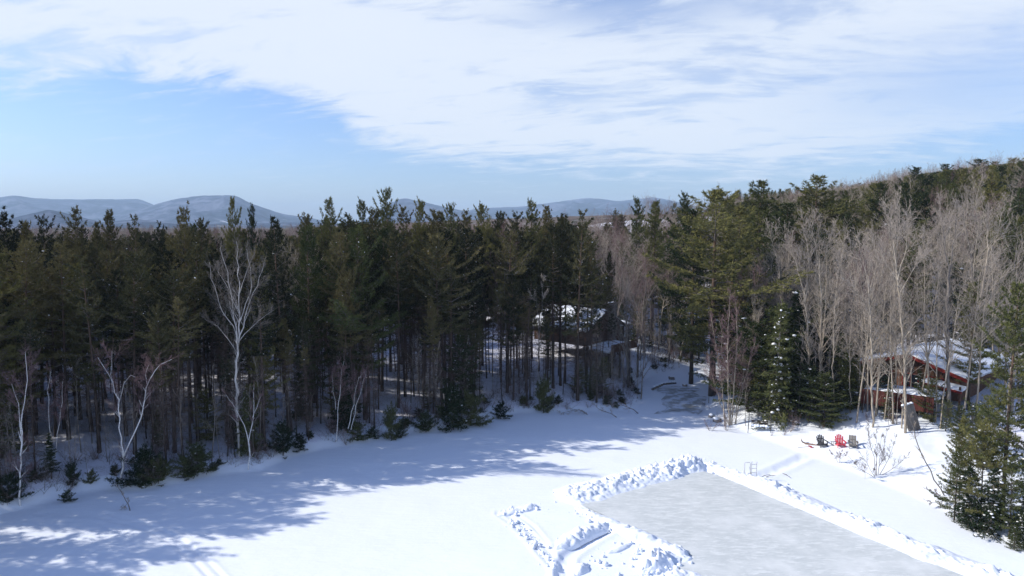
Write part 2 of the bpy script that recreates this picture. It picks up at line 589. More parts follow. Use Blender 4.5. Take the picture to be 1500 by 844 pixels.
m, g = mat('window_glass')
finish(g, (0.03, 0.035, 0.04), 0.08, spec=0.6)
M['glass'] = m

# ------------------------------------------------------------------ ground sheet
th_f = np.arange(-0.74, 0.7401, 0.0026)
th_s = np.concatenate([np.linspace(-math.pi, -0.74, 60)[:-1], th_f, np.linspace(0.74, math.pi, 60)[1:]])
rr = [0.5, 4, 8, 12, 16, 20, 23, 25.5]
r_ = 27.0
while r_ < 160:
    rr.append(r_)
    r_ += max(r_ * r_ / (20 * 683) * 1.7, 0.12)
while r_ < 26000:
    rr.append(r_)
    r_ *= 1.045 if r_ < 500 else 1.12
rr = np.array(rr)
TH, RR = np.meshgrid(th_s, rr)
GX, GY = RR * np.sin(TH), RR * np.cos(TH)

# ski and sledge tracks pressed into the lake snow
track_px = [[(60, 752), (150, 755), (215, 772), (262, 795), (300, 828), (330, 860)],
            [(735, 752), (750, 762), (775, 783), (800, 812), (822, 835), (828, 860)],
            [(745, 752), (775, 772), (795, 798)]]
path_px = [(1098, 700), (1125, 688), (1150, 678), (1178, 665), (1195, 662)]
Z = ground_z(GX.ravel(), GY.ravel())
fx, fy = GX.ravel(), GY.ravel()
near = (np.hypot(fx, fy) < 90)
for k, tp in enumerate(track_px):
    pl = [pix0(*q) for q in tp]
    d, _ = seg_dist(fx[near], fy[near], pl)
    for off in ((0.28,) if k == 0 else (0.30,)):
        Z[near] -= 0.05 * np.exp(-((d - off) / 0.13) ** 2)
        Z[near] += 0.025 * np.exp(-((d - off - 0.28) / 0.12) ** 2)
pl = [pix0(*q, 0.3) for q in path_px]
d, _ = seg_dist(fx[near], fy[near], pl)
Z[near] -= 0.16 * np.exp(-(d / 0.45) ** 4) * (0.7 + 0.5 * vnoise(fx[near] * 3, fy[near] * 3, 41))
Z[near] += 0.07 * np.exp(-((d - 0.75) / 0.25) ** 2)
d, _ = seg_dist(fx[near], fy[near], [pix0(*q) for q in ((908, 768), (875, 785), (848, 801), (830, 815), (824, 845))])
Z[near] -= 0.17 * np.exp(-(d / 0.38) ** 4)
Z[near] += 0.06 * np.exp(-((d - 0.62) / 0.2) ** 2)
nr, nt_ = RR.shape
idx = np.arange(nr * nt_).reshape(nr, nt_)
F = np.stack([idx[:-1, :-1], idx[1:, :-1], idx[1:, 1:], idx[:-1, 1:]], -1).reshape(-1, 4)[:, ::-1]
cx, cy = fx[F].mean(1), fy[F].mean(1)
dl, _ = seg_dist(cx, cy, LAKE, True)
ins = inside(cx, cy, LAKE)
rc = np.hypot(cx, cy)
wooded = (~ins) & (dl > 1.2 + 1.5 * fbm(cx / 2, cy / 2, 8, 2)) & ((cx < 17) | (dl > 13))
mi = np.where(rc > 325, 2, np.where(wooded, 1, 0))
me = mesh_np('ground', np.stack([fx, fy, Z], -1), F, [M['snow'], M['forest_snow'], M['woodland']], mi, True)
obj('snowy_ground', me)['kind'] = 'structure'

# ------------------------------------------------------------------ far hills and mountains


def ridge(name, dist, prof, seed, depth=0.35, m='mountain', rough=1.0):
    prof = sorted(prof)
    xs = np.arange(prof[0][0], prof[-1][0] + 0.1, 3.0)
    ys = np.interp(xs, [p[0] for p in prof], [p[1] for p in prof])
    ker = np.ones(5) / 5
    ys[2:-2] = np.convolve(ys, ker, 'valid')
    rows = np.concatenate([np.linspace(-1, 0, 30), np.linspace(0, 1, 12)[1:]])
    V = []
    for s in rows:
        D = dist * (1 + depth * s)
        for x, y in zip(xs, ys):
            d = ray_dir(x, y)
            hd = math.hypot(d[0], d[1])
            crest = CAM_H + d[2] / hd * dist
            ux, uy = d[0] / hd, d[1] / hd
            fall = (1 - abs(s) ** 1.25)
            V.append((ux * D, uy * D, crest, fall))
    V = np.array(V)
    n = fbm(V[:, 0] / (dist * 0.045), V[:, 1] / (dist * 0.045), seed, 5, 0.55)
    onc = np.abs(V[:, 3] - 1) < 1e-6
    z = -40 + (V[:, 2] + 40) * V[:, 3] * (1 + 0.75 * rough * n * (1 - V[:, 3]) * 1.6)
    z = z + np.where(onc, 1, 1) * dist * 0.0006 * vnoise(V[:, 0] / (dist * 0.004), V[:, 1] / (dist * 0.004), seed + 9)
    V3 = np.stack([V[:, 0], V[:, 1], z], -1)
    a, b = len(rows), len(xs)
    idx = np.arange(a * b).reshape(a, b)
    F = np.stack([idx[:-1, :-1], idx[1:, :-1], idx[1:, 1:], idx[:-1, 1:]], -1).reshape(-1, 4)[:, ::-1]
    o = obj(name, mesh_np(name, V3, F, M[m], None, True))
    o['kind'] = 'structure'
    return o


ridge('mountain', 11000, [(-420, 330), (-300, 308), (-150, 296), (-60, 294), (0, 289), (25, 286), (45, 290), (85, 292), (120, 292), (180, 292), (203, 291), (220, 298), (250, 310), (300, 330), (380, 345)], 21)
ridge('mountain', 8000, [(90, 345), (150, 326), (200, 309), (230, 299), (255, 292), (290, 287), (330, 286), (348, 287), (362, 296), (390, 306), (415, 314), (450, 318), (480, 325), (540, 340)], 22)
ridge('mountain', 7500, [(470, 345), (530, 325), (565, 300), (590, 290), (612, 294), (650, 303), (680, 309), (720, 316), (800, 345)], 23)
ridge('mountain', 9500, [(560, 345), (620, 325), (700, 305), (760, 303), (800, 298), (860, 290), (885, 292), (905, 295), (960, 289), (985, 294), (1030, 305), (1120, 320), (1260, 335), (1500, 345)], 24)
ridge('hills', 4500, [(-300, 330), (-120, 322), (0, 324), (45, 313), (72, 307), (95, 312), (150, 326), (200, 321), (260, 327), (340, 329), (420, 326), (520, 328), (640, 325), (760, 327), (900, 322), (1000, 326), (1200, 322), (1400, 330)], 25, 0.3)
ridge('hills', 2200, [(-400, 338), (-200, 334), (0, 336), (120, 333), (250, 335), (330, 338), (420, 336), (560, 333), (700, 331), (820, 327), (950, 324), (1100, 315), (1300, 318), (1600, 330)], 26, 0.25, 'woodland')

# ------------------------------------------------------------------ rink and shovelled snow
rink_px = [(1024, 690), (1060, 701), (1139, 734), (1265, 788), (1412, 846), (1500, 885), (1300, 960), (1040, 880), (1012, 846), (1000, 838), (985, 830), (1018, 818), (985, 800), (945, 783), (903, 765), (850, 741), (900, 727), (960, 710)]
rpoly = [pix0(*q) for q in rink_px]


def poly_sheet(name, poly, z, m, res=None):
    mb = MB()
    n = len(poly)
    mb.add([(x, y, z) for x, y in poly], [tuple(range(n))])
    o = mb.build(name, m)
    if o.data.polygons[0].normal.z < 0:
        o.data.flip_normals()
    return o


o = poly_sheet('rink_ice', rpoly, 0.10, M['ice'])
o['kind'] = 'structure'


def snow_bank(name, line, width, height, seed, label, lump=1.0, res=0.09, asym=0.0, zb=0.0):
    """a heap of lumpy shovelled snow along a polyline; width and height vary along it"""
    Pn = np.array(line, float)
    seg = np.hypot(*(Pn[1:] - Pn[:-1]).T)
    acc = np.concatenate([[0], np.cumsum(seg)])
    L = acc[-1]
    nn_ = int(L / res) + 2
    s = np.linspace(0, L, nn_)
    cx_, cy_ = np.interp(s, acc, Pn[:, 0]), np.interp(s, acc, Pn[:, 1])
    k = max(int(0.8 / res), 1)
    if nn_ > 3 * k:
        ker = np.ones(2 * k + 1) / (2 * k + 1)
        cx_[k:-k] = np.convolve(cx_, ker, 'valid')
        cy_[k:-k] = np.convolve(cy_, ker, 'valid')
    tx, ty = np.gradient(cx_), np.gradient(cy_)
    tl = np.hypot(tx, ty)
    nx, ny = -ty / tl, tx / tl
    W = np.interp(s, np.linspace(0, L, len(width)), width) if isinstance(width, (list, tuple)) else np.full(nn_, width)
    H = np.interp(s, np.linspace(0, L, len(height)), height) * 1.15 * (0.8 + 0.7 * vnoise(s / 1.8, s * 0 + 3.0, seed + 2))
    W = W * 1.35 * (1 + 0.35 * vnoise(s / 1.3, s * 0 + seed, seed))
    endt = np.clip(np.minimum(s, L - s) / 0.7, 0, 1) ** 0.5
    m_ = max(int(np.max(W) / res), 7)
    vv = np.linspace(-1, 1, m_)
    S, Vv = np.meshgrid(np.arange(nn_), vv, indexing='ij')
    wv_ = (W * endt)[S] / 2
    x = cx_[S] + nx[S] * Vv * wv_
    y = cy_[S] + ny[S] * Vv * wv_
    prof = np.clip(1 - np.abs(Vv) ** 1.7, 0, 1) ** 1.25
    h = (H * endt)[S] * prof
    bl = np.abs(fbm(x * 1.7, y * 1.7, seed + 1, 4, 0.6)) * (0.6 + 0.9 * np.abs(vnoise(x * 0.7, y * 0.7, seed + 8)) * 2)
    # blocky shovelfuls
    ix = np.floor(x * 2.6 + fbm(x * 2, y * 2, seed + 5, 2))
    iy = np.floor(y * 2.6 + fbm(x * 2, y * 2, seed + 6, 2))
    blk = _hash(ix, iy, seed + 3)
    h = h * (0.62 + lump * (0.95 * bl + 0.30 * blk * (blk > 0.35))) - 0.03 * (np.abs(Vv) > 0.97) + 0.01
    z = ground_z(x.ravel(), y.ravel()).reshape(x.shape) * (1 if zb == 0 else 0) + zb + h - 0.10 * (np.abs(Vv) > 0.999)
    idx = np.arange(nn_ * m_).reshape(nn_, m_)
    F = np.stack([idx[:-1, :-1], idx[1:, :-1], idx[1:, 1:], idx[:-1, 1:]], -1).reshape(-1, 4)
    o = obj(name, mesh_np(name, np.stack([x.ravel(), y.ravel(), z.ravel()], -1), F, M['snow'], None, True))
    if o.data.polygons[len(F) // 2].normal.z < 0:
        o.data.flip_normals()
    tag(o, label, 'snowbank', 'banks of shovelled snow round the rink')
    return o


B0 = lambda L_: [pix0(*q) for q in L_]
snow_bank('snowbank', B0([(822, 733), (862, 722), (920, 706), (975, 693), (1028, 679)]), [2.9, 2.8, 2.6, 2.4, 2.0], [0.5, 0.52, 0.55, 0.62, 0.75], 51, 'high lumpy bank of shovelled snow at the far end of the rink')
snow_bank('snowbank', B0([(1026, 681), (1070, 695), (1105, 707), (1150, 727), (1200, 748), (1270, 776), (1340, 806), (1420, 834), (1500, 862)]), [0.9, 1.6, 1.9, 2.1, 2.2, 2.2, 2.1, 2.0], [0.35, 0.45, 0.5, 0.5, 0.6, 0.6, 0.55, 0.5], 52, 'long low bank of shovelled snow between the rink and the chair shore', 0.8)
snow_bank('snowbank', B0([(842, 744), (872, 757), (905, 772), (945, 790), (985, 808), (1010, 820)]), [0.5, 0.9, 1.2, 1.4, 1.5, 0.9], [0.15, 0.22, 0.3, 0.35, 0.4, 0.3], 53, 'low crumbly bank of snow along the near corner of the rink', 0.9)
snow_bank('snowbank', B0([(812, 806), (826, 800), (845, 785), (870, 778), (902, 764)]), [0.6, 1.1, 1.1, 1.0, 0.5], [0.3, 0.5, 0.4, 0.35, 0.2], 54, 'short ridge of snow beside the shovelled trench', 1.1)
snow_bank('snowbank', B0([(728, 756), (750, 750), (788, 742)]), [0.5, 0.9, 0.6], [0.12, 0.22, 0.3], 55, 'small ridge of snow at the outer end of the shovelled patch')
snow_bank('snowbank', B0([(888, 811), (905, 806), (926, 795)]), [0.5, 0.6, 0.4], [0.2, 0.22, 0.15], 56, 'thin little ridge of snow alone inside the shovelled patch')
snow_bank('snowbank', B0([(938, 842), (955, 828), (975, 816), (1000, 822), (1016, 820)]), [0.9, 1.5, 1.8, 1.2, 0.6], [0.35, 0.5, 0.55, 0.45, 0.3], 57, 'rough heap of snow jutting into the near edge of the rink', 1.2)
snow_bank('snowbank', B0([(845, 844), (852, 832), (862, 826)]), [0.7, 0.9, 0.5], [0.3, 0.35, 0.2], 58, 'small rounded mound of snow near the curved track')
snow_bank('snowbank', B0([(975, 850), (1005, 842), (1035, 852)]), [0.9, 1.2, 0.8], [0.3, 0.35, 0.2], 59, 'snow mound at the bottom edge beside the rink ice')


# loose lumps of snow round the banks (one cannot count them)
lv, lf = [], []
ico_v = np.array([(0, 0, 1), (0.89, 0, 0.45), (0.28, 0.85, 0.45), (-0.72, 0.53, 0.45), (-0.72, -0.53, 0.45), (0.28, -0.85, 0.45),
                  (0.72, 0.53, -0.45), (-0.28, 0.85, -0.45), (-0.89, 0, -0.45), (-0.28, -0.85, -0.45), (0.72, -0.53, -0.45), (0, 0, -1)])
ico_f = np.array([(0, 1, 2), (0, 2, 3), (0, 3, 4), (0, 4, 5), (0, 5, 1), (1, 6, 2), (2, 7, 3), (3, 8, 4), (4, 9, 5), (5, 10, 1), (6, 7, 2), (7, 8, 3), (8, 9, 4), (9, 10, 5), (10, 6, 1),
                  (11, 7, 6), (11, 8, 7), (11, 9, 8), (11, 10, 9), (11, 6, 10)])


def blobs(C, S, seed=0, squash=0.75):
    """irregular lumps at centres C of sizes S"""
    rg = np.random.default_rng(seed)
    n = len(C)
    J = 1 + 0.35 * (rg.random((n, 12, 1)) - 0.5)
    V = ico_v[None] * J * np.asarray(S)[:, None, None] * np.array([1, 1, squash]) * (1 + 0.4 * (rg.random((n, 1, 3)) - 0.5))
    V = V + np.asarray(C)[:, None, :]
    F = ico_f[None] + (np.arange(n) * 12)[:, None, None]
    return V.reshape(-1, 3), F.reshape(-1, 3)


cc, ss = [], []
for line, wd, n in ((B0([(822, 728), (862, 718), (920, 703), (975, 690), (1028, 677)]), 2.0, 150), (B0([(1030, 684), (1105, 706), (1200, 748), (1340, 806), (1500, 860)]), 1.6, 150),
                    (B0([(842, 746), (905, 774), (985, 810), (1012, 822)]), 1.0, 130), (B0([(730, 754), (790, 742)]), 0.6, 90), (B0([(812, 806), (845, 785), (902, 766)]), 0.7, 70),
                    (B0([(945, 840), (1015, 820)]), 1.1, 120), (B0([(745, 760), (785, 800), (815, 835)]), 0.6, 90), (B0([(850, 840), (930, 800)]), 2.2, 40)):
    ln = np.array(line)
    sg = np.hypot(*(ln[1:] - ln[:-1]).T)
    ac = np.concatenate([[0], np.cumsum(sg)])
    t = RNG.random(n) * ac[-1]
    x = np.interp(t, ac, ln[:, 0]) + RNG.normal(0, 0.42 * wd, n)
    y = np.interp(t, ac, ln[:, 1]) + RNG.normal(0, 0.42 * wd, n)
    s_ = 0.035 + 0.15 * RNG.random(n) ** 3
    keep = ~inside(x, y, rpoly) | (RNG.random(n) < 0.12)
    for a, b, q in zip(x[keep], y[keep], s_[keep]):
        cc.append((a, b, q * 0.4))
        ss.append(q)
V, F = blobs(np.array(cc), ss, 5)
V[:, 2] += ground_z(V[:, 0], V[:, 1]) + 0.02
tag(obj('snow_lumps', mesh_np('snow_lumps', V, F, M['snow'])), 'loose lumps of snow scattered round the rink', 'snow', kind='stuff')

# ice of the stream mouth
for q in ([(952, 607), (975, 600), (968, 588), (975, 578), (985, 571), (1000, 572), (1020, 577), (1036, 583), (1030, 602), (1024, 607), (1010, 605), (985, 603)],
          [(962, 569), (985, 566), (1010, 566), (1025, 570), (1016, 575), (1000, 577), (980, 577), (966, 575)]):
    poly = B0(q)
    poly = [tuple((np.array(poly[i]) * (1 - f) + np.array(poly[(i + 1) % len(poly)]) * f) + RNG.normal(0, 0.16, 2) * (f > 0)) for i in range(len(poly)) for f in (0, 0.25, 0.5, 0.75)]
    z = max(gz(x, y) for x, y in poly) + 0.02
    o = poly_sheet('stream_ice', poly, z, M['stream'])
    o['kind'] = 'structure'

# ------------------------------------------------------------------ tree builders


def prisms(P0, P1, r0, r1, n=3):
    """many tapered tubes at once"""
    P0, P1 = np.asarray(P0, float), np.asarray(P1, float)
    r0, r1 = np.asarray(r0, float), np.asarray(r1, float)
    t = P1 - P0
    t /= np.maximum(np.linalg.norm(t, axis=1, keepdims=True), 1e-9)
    ref = np.where(np.abs(t[:, 2:3]) < 0.9, np.array([[0, 0, 1.0]]), np.array([[1.0, 0, 0]]))
    u = np.cross(t, ref)
    u /= np.linalg.norm(u, axis=1, keepdims=True)
    v = np.cross(t, u)
    a = np.arange(n) * 2 * math.pi / n
    ring = np.cos(a)[None, :, None] * u[:, None] + np.sin(a)[None, :, None] * v[:, None]
    A = P0[:, None] + ring * r0[:, None, None]
    B = P1[:, None] + ring * r1[:, None, None]
    V = np.concatenate([A, B], 1).reshape(-1, 3)
    k = np.arange(n)
    f = np.stack([k, (k + 1) % n, n + (k + 1) % n, n + k], -1)
    F = f[None] + (np.arange(len(P0)) * 2 * n)[:, None, None]
    return V, F.reshape(-1, 4)


def trunk_tube(pts, rad, n=8):
    mb = MB()
    mb.tube(pts, rad, n)
    return mb


def join(parts):
    """[(V, F, mat index)] -> V, [F tri, F quad], midx"""
    Vs, T, Q, tm, qm, k = [], [], [], [], [], 0
    for V, F, mi in parts:
        if len(F) == 0:
            continue
        F = np.asarray(F)
        (T if F.shape[1] == 3 else Q).append(F + k)
        (tm if F.shape[1] == 3 else qm).append(np.full(len(F), mi))
        Vs.append(V)
        k += len(V)
    Fs, ms = [], []
    if T:
        Fs.append(np.concatenate(T)); ms.append(np.concatenate(tm))
    if Q:
        Fs.append(np.concatenate(Q)); ms.append(np.concatenate(qm))
    return np.concatenate(Vs), Fs, np.concatenate(ms)


def blades(C, D, length, width, rg):
    """triangles at C pointing along D"""
    n = len(C)
    s = rg.normal(size=(n, 3))
    s = np.cross(D, s)
    s /= np.maximum(np.linalg.norm(s, axis=1, keepdims=True), 1e-6)
    wd = (width * (0.6 + 0.8 * rg.random(n)))[:, None]
    ln = (length * (0.6 + 0.8 * rg.random(n)))[:, None]
    V = np.stack([C - s * wd, C + s * wd, C + D * ln], 1).reshape(-1, 3)
    return V, np.arange(3 * n).reshape(-1, 3)


def conifer(seed, H, cb, Rm, kind, spacing, per, tuft_step, nbl, bl, bw, needle, snow=0.0, trunk_r=0.16, dead=0, lean=0.0):
    """returns (trunk mesh, crown mesh); kind: 'red', 'white', 'spruce'"""
    rg = np.random.default_rng(seed)
    ph = rg.random() * 6.28
    bend = lambda z: np.stack([lean * 0.3 * np.sin(z / H * 2.2 + ph) * (z / H), lean * 0.3 * np.cos(z / H * 2.0 + ph) * (z / H)], -1)
    zz_ = np.linspace(0, H, 9)
    tr = trunk_r * (1 - zz_ / H) ** 0.8 + 0.015
    tr[0] *= 1.25
    bx = bend(zz_)
    t_pts = [(bx[i, 0], bx[i, 1], zz_[i] - (0.3 if i == 0 else 0)) for i in range(9)]
    tmb = trunk_tube(t_pts, list(tr), 7)
    # branches
    P0, P1, B0_, B1_ = [], [], [], []
    TC, TD = [], []
    SC, SS = [], []
    z = cb
    lob = rg.random(4) * 6.28
    while z < H - 0.15:
        t = (z - cb) / (H - cb)
        if kind == 'red':
            L = Rm * min(1, (t + 0.25) / 0.5) * (1 - t) ** 0.6 + 0.22
            e = -0.12 + 0.9 * t
        elif kind == 'white':
            L = Rm * min(1, (t + 0.35) / 0.6) * (1 - t) ** 0.58 + 0.25
            L *= 0.65 + 0.6 * rg.random()
            e = -0.05 + 0.75 * t
        else:
            L = Rm * (1 - t) ** 0.85 + 0.1
            e = -0.35 + 0.8 * t
        a0 = rg.random() * 6.28
        nb = max(3, int(round(per * (0.7 + 0.6 * rg.random()))))
        if kind != 'spruce' and t < 0.35 and rg.random() < 0.25:
            nb = max(1, nb - 3)
        for k in range(nb):
            a = a0 + 6.28 * k / nb + rg.normal(0, 0.25)
            l = L * (0.6 + 0.55 * rg.random())
            l *= 1 + (0.22 if kind != 'spruce' else 0.16) * (math.sin(a + lob[0] + z * 0.5) + math.sin(2 * a + lob[1] - z * 0.9) + 0.7 * math.sin(3 * a + z * 1.7 + lob[2]))
            if rg.random() < 0.09:
                l *= 1.35
            ee = e + rg.normal(0, 0.12)
            zb = z + rg.normal(0, 0.12)
            d = np.array([math.cos(a) * math.cos(ee), math.sin(a) * math.cos(ee), math.sin(ee)])
            b = bend(np.array([zb]))[0]
            p0 = np.array([b[0], b[1], zb])
            up = 0.16 * l if kind != 'spruce' else 0.05 * l
            pm = p0 + d * l * 0.55
            p1 = p0 + d * l + np.array([0, 0, up])
            P0 += [p0, pm]; P1 += [pm, p1]
            r0 = 0.012 + 0.011 * l
            B0_ += [r0, r0 * 0.65]; B1_ += [r0 * 0.65, 0.008]
            side = np.array([-math.sin(a), math.cos(a), 0])
            st = 0.28 if kind != 'spruce' else 0.12
            s = st * l
            while s < l:
                f = s / l
                c = (p0 + (pm - p0) * (f / 0.55)) if f < 0.55 else (pm + (p1 - pm) * ((f - 0.55) / 0.45))
                wside = (0.42 if kind != 'spruce' else 0.38) * (l * (1.12 - f)) ** 0.9
                if kind == 'red':
                    wside *= 0.8
                for sg in (-1, 1):
                    w_ = wside * (0.5 + 0.7 * rg.random())
                    tipd = side * sg * 0.85 + d * 0.55
                    nst = max(1, int(w_ / tuft_step + rg.random()))
                    for j in range(nst):
                        q = c + tipd * w_ * (j + 0.6 + 0.3 * rg.random()) / nst + np.array([0, 0, rg.normal(0, 0.05) + (0.08 * w_ if kind != 'spruce' else -0.12 * w_)])
                        TC.append(q)
                        TD.append(tipd)
                    if w_ > 0.35:
                        P0.append(c); P1.append(c + tipd * w_); B0_.append(0.011); B1_.append(0.005)
                TC.append(c + rg.normal(0, 0.03, 3)); TD.append(d)
                if snow and rg.random() < snow:
                    SC.append(c + np.array([rg.normal(0, 0.1), rg.normal(0, 0.1), 0.07])); SS.append((0.05 if (kind == 'red' or H < 3) else 0.06) + (0.07 if (kind == 'red' or H < 3) else 0.16) * rg.random() ** 2)
                s += tuft_step * (0.8 + 0.5 * rg.random())
            TC.append(p1); TD.append(d)
        z += spacing * (0.75 + 0.5 * rg.random())
    TC.append(np.array([*bend(np.array([H]))[0], H])); TD.append(np.array([0, 0, 1.0]))
    TC, TD = np.array(TC), np.array(TD)
    TD = TD / np.maximum(np.linalg.norm(TD, axis=1, keepdims=True), 1e-6)
    C = np.repeat(TC, nbl, 0)
    D = np.repeat(TD, nbl, 0) * (0.9 if kind != 'spruce' else 1.0) + rg.normal(0, 0.62 if kind != 'spruce' else 0.5, (len(C), 3)) + np.array([0, 0, 0.25 if kind != 'spruce' else -0.12])
    D /= np.linalg.norm(D, axis=1, keepdims=True)
    C = C + rg.normal(0, 0.05, C.shape)
    VB, FB = blades(C, D, np.full(len(C), bl), np.full(len(C), bw), rg)
    parts = [(VB, FB, 0), (*prisms(P0, P1, B0_, B1_, 3), 1)]
    if SC:
        parts.append((*blobs(np.array(SC), SS, seed, 0.55), 2))
    V, Fs, ms = join(parts)
    crown = mesh_np('crown', V, Fs, [needle, M['bark_grey'], M['clump']], ms)
    # dead branches below the crown
    DP0, DP1, D0, D1 = [], [], [], []
    for k in range(dead):
        zb = rg.uniform(0.12 * H, cb + 0.5)
        a = rg.random() * 6.28
        l = rg.uniform(0.5, 1.7)
        b = bend(np.array([zb]))[0]
        p0 = np.array([b[0], b[1], zb])
        d = np.array([math.cos(a), math.sin(a), rg.uniform(-0.35, 0.25)])
        p1 = p0 + d * l
        DP0.append(p0); DP1.append(p1); D0.append(0.018); D1.append(0.006)
        for j in range(3):
            q = p0 + (p1 - p0) * rg.uniform(0.35, 0.95)
            DP0.append(q); DP1.append(q + (d + rg.normal(0, 0.6, 3)) * rg.uniform(0.2, 0.5)); D0.append(0.008); D1.append(0.004)
    tv = np.array([tuple(v) for v in tmb.V])
    quads = np.array([f for f in tmb.F if len(f) == 4])
    parts = [(tv, quads, 0)]
    if dead:
        parts.append((*prisms(DP0, DP1, D0, D1, 3), 1))
    V, Fs, ms = join(parts)
    tmesh = mesh_np('trunk', V, Fs, [M['bark_pine'] if kind != 'spruce' else M['bark_grey'], M['bark_shrub']], ms)
    tmesh.polygons.foreach_set('use_smooth', ms == 0)
    return tmesh, crown


def grow(rg, p, d, L, r, level, maxl, segs, cfg):
    """recursive limb: segs collects (p0, p1, r0, r1, level)"""
    n = cfg['n'][level]
    step = L / n
    pts = [p]
    for i in range(n):
        d = d + rg.normal(0, cfg['wob'][level], 3) + np.array([0, 0, cfg['up'][level]])
        d = d / np.linalg.norm(d)
        q = p + d * step
        ra, rb = r * (1 - 0.85 * i / n), r * (1 - 0.85 * (i + 1) / n)
        segs.append((p, q, max(ra, cfg['rmin']), max(rb, cfg['rmin'] * 0.7), level))
        pts.append(q)
        p = q
        if level < maxl:
            f = (i + 1) / n
            if f > cfg['from'][level]:
                k = cfg['kids'][level]
                k = int(k) + (rg.random() < k % 1)
                for j in range(k):
                    sp_ = cfg['spread'][level]
                    rnd = rg.normal(size=3)
                    perp = np.cross(d, rnd)
                    perp /= np.linalg.norm(perp)
                    nd = d * math.cos(sp_) + perp * math.sin(sp_)
                    nd /= np.linalg.norm(nd)
                    cl_ = L * cfg['ratio'][level] * (1.15 - 0.75 * f) * (0.7 + 0.6 * rg.random())
                    grow(rg, p - d * step * rg.random() * 0.8, nd, cl_, rb * 0.62, level + 1, maxl, segs, cfg)
    return pts


CFG_ASPEN = dict(n=[14, 6, 4, 3], wob=[0.03, 0.10, 0.14, 0.18], up=[0.01, 0.06, 0.05, 0.05], kids=[2.0, 1.5, 1.0, 0], spread=[0.85, 0.65, 0.65, 0.6], ratio=[0.38, 0.5, 0.5, 0.5],
                 rmin=0.0085, **{'from': [0.42, 0.12, 0.1, 0]})
CFG_MAPLE = dict(n=[9, 7, 5, 3], wob=[0.04, 0.10, 0.14, 0.2], up=[0.0, 0.07, 0.05, 0.04], kids=[1.5, 1.4, 1.1, 0], spread=[0.5, 0.6, 0.65, 0.6], ratio=[0.62, 0.5, 0.48, 0.5],
                 rmin=0.009, **{'from': [0.25, 0.15, 0.1, 0]})
CFG_POLE = dict(n=[10, 4, 3, 3], wob=[0.03, 0.10, 0.14, 0.2], up=[0.005, 0.08, 0.05, 0.04], kids=[1.6, 1.3, 1.0, 0], spread=[0.55, 0.6, 0.65, 0.6], ratio=[0.24, 0.5, 0.5, 0.5],
                rmin=0.007, **{'from': [0.3, 0.1, 0.1, 0]})


def seg_meshes(segs, barkm, limbm, twigm, split=0):
    """trunk mesh (levels <= split) and crown mesh from grown segments"""
    lv = np.array([s[4] for s in segs])
    A = np.array([s[0] for s in segs]); B = np.array([s[1] for s in segs])
    ra = np.array([s[2] for s in segs]); rb = np.array([s[3] for s in segs])
    B2 = B + (B - A) * 0.04
    t = lv <= split
    V, F = prisms(A[t], B2[t], ra[t], rb[t], 7)
    tm = mesh_np('trunk', V, F, barkm, None, True)
    parts = []
    big = (~t) & (ra > 0.014)
    if big.any():
        parts.append((*prisms(A[big], B2[big], ra[big], rb[big], 5), 0))
    sm = (~t) & (ra <= 0.014)
    if sm.any():
        parts.append((*prisms(A[sm], B2[sm], ra[sm], rb[sm], 3), 1))
    V, Fs, ms = join(parts)
    cm = mesh_np('crown', V, Fs, [limbm, twigm], ms)
    return tm, cm


def bare(seed, H, r, cfg, barkm, limbm, twigm, maxl=3, lean=0.03):
    rg = np.random.default_rng(seed)
    segs = []
    d = np.array([rg.normal(0, lean), rg.normal(0, lean), 1.0])
    grow(rg, np.array([0, 0, -0.2]), d, H, r, 0, maxl, segs, cfg)
    return seg_meshes(segs, barkm, limbm, twigm)


def put_tree(name, meshes, x, y, z=None, s=1.0, rz=0.0, label=None, cat='tree', group=None, sxy=None, tilt=(0, 0)):
    z = gz(x, y) - 0.05 if z is None else z
    o = empty(name, (x, y, z), rz)
    o.rotation_euler = (tilt[0], tilt[1], rz)
    o.scale = ((sxy or s), (sxy or s), s)
    tag(o, label, cat, group)
    obj('trunk', meshes[0], o)
    obj('crown', meshes[1], o)
    return o


# ------------------------------------------------------------------ tree kinds
RED = [conifer(100 + i, 19.0, [9.8, 8.8, 10.8, 8.2, 9.4, 10.4, 7.0, 11.6][i], [3.0, 2.7, 3.2, 2.8, 2.4, 2.9, 3.5, 2.2][i], 'red', [0.55, 0.5, 0.7, 0.55, 0.6, 0.5, 0.8, 0.6][i], [4.8, 5.2, 4.2, 4.8, 4.4, 5, 3.8, 4][i], 0.33, 7, 0.28, 0.046, M['needle_red'], 0.028, 0.17, 120, [0.8, 1.6, 0.5, 1.2, 2.0, 0.6, 1.4, 2.2][i]) for i in range(8)]
WHITE = [conifer(200 + i, 20.0, [3.5, 4.5, 5.5, 4.0][i], [5.0, 4.2, 4.6, 3.8][i], 'white', 0.72, 5.4, 0.36, 8, 0.32, 0.044, M['needle_white'], 0.012, 0.24, 20, 0.6) for i in range(4)]
SPRUCE = [conifer(300 + i, 10.0, [1.2, 0.7, 2.0, 1.0][i], [2.0, 1.7, 1.6, 2.3][i], 'spruce', 0.40, 5.2, 0.27, 7, 0.22, 0.036, M['needle_dark'], [0.02, 0.07, 0.02, 0.05][i], 0.10, 8, 0.4) for i in range(4)]
SNOWY = [conifer(350, 9.0, 0.8, 2.0, 'spruce', 0.42, 5.0, 0.27, 7, 0.22, 0.036, M['needle_dark'], 0.26, 0.10, 0, 0.3)]
LOOSE = [conifer(360 + i, 10.0, [0.7, 1.4, 1.0][i], [3.3, 2.8, 3.8][i], 'white', 0.55, 4.6, 0.34, 8, 0.26, 0.040, M['needle_white'] if i != 1 else M['needle_dark'], 0.06, 0.10, 10, 0.8) for i in range(3)]
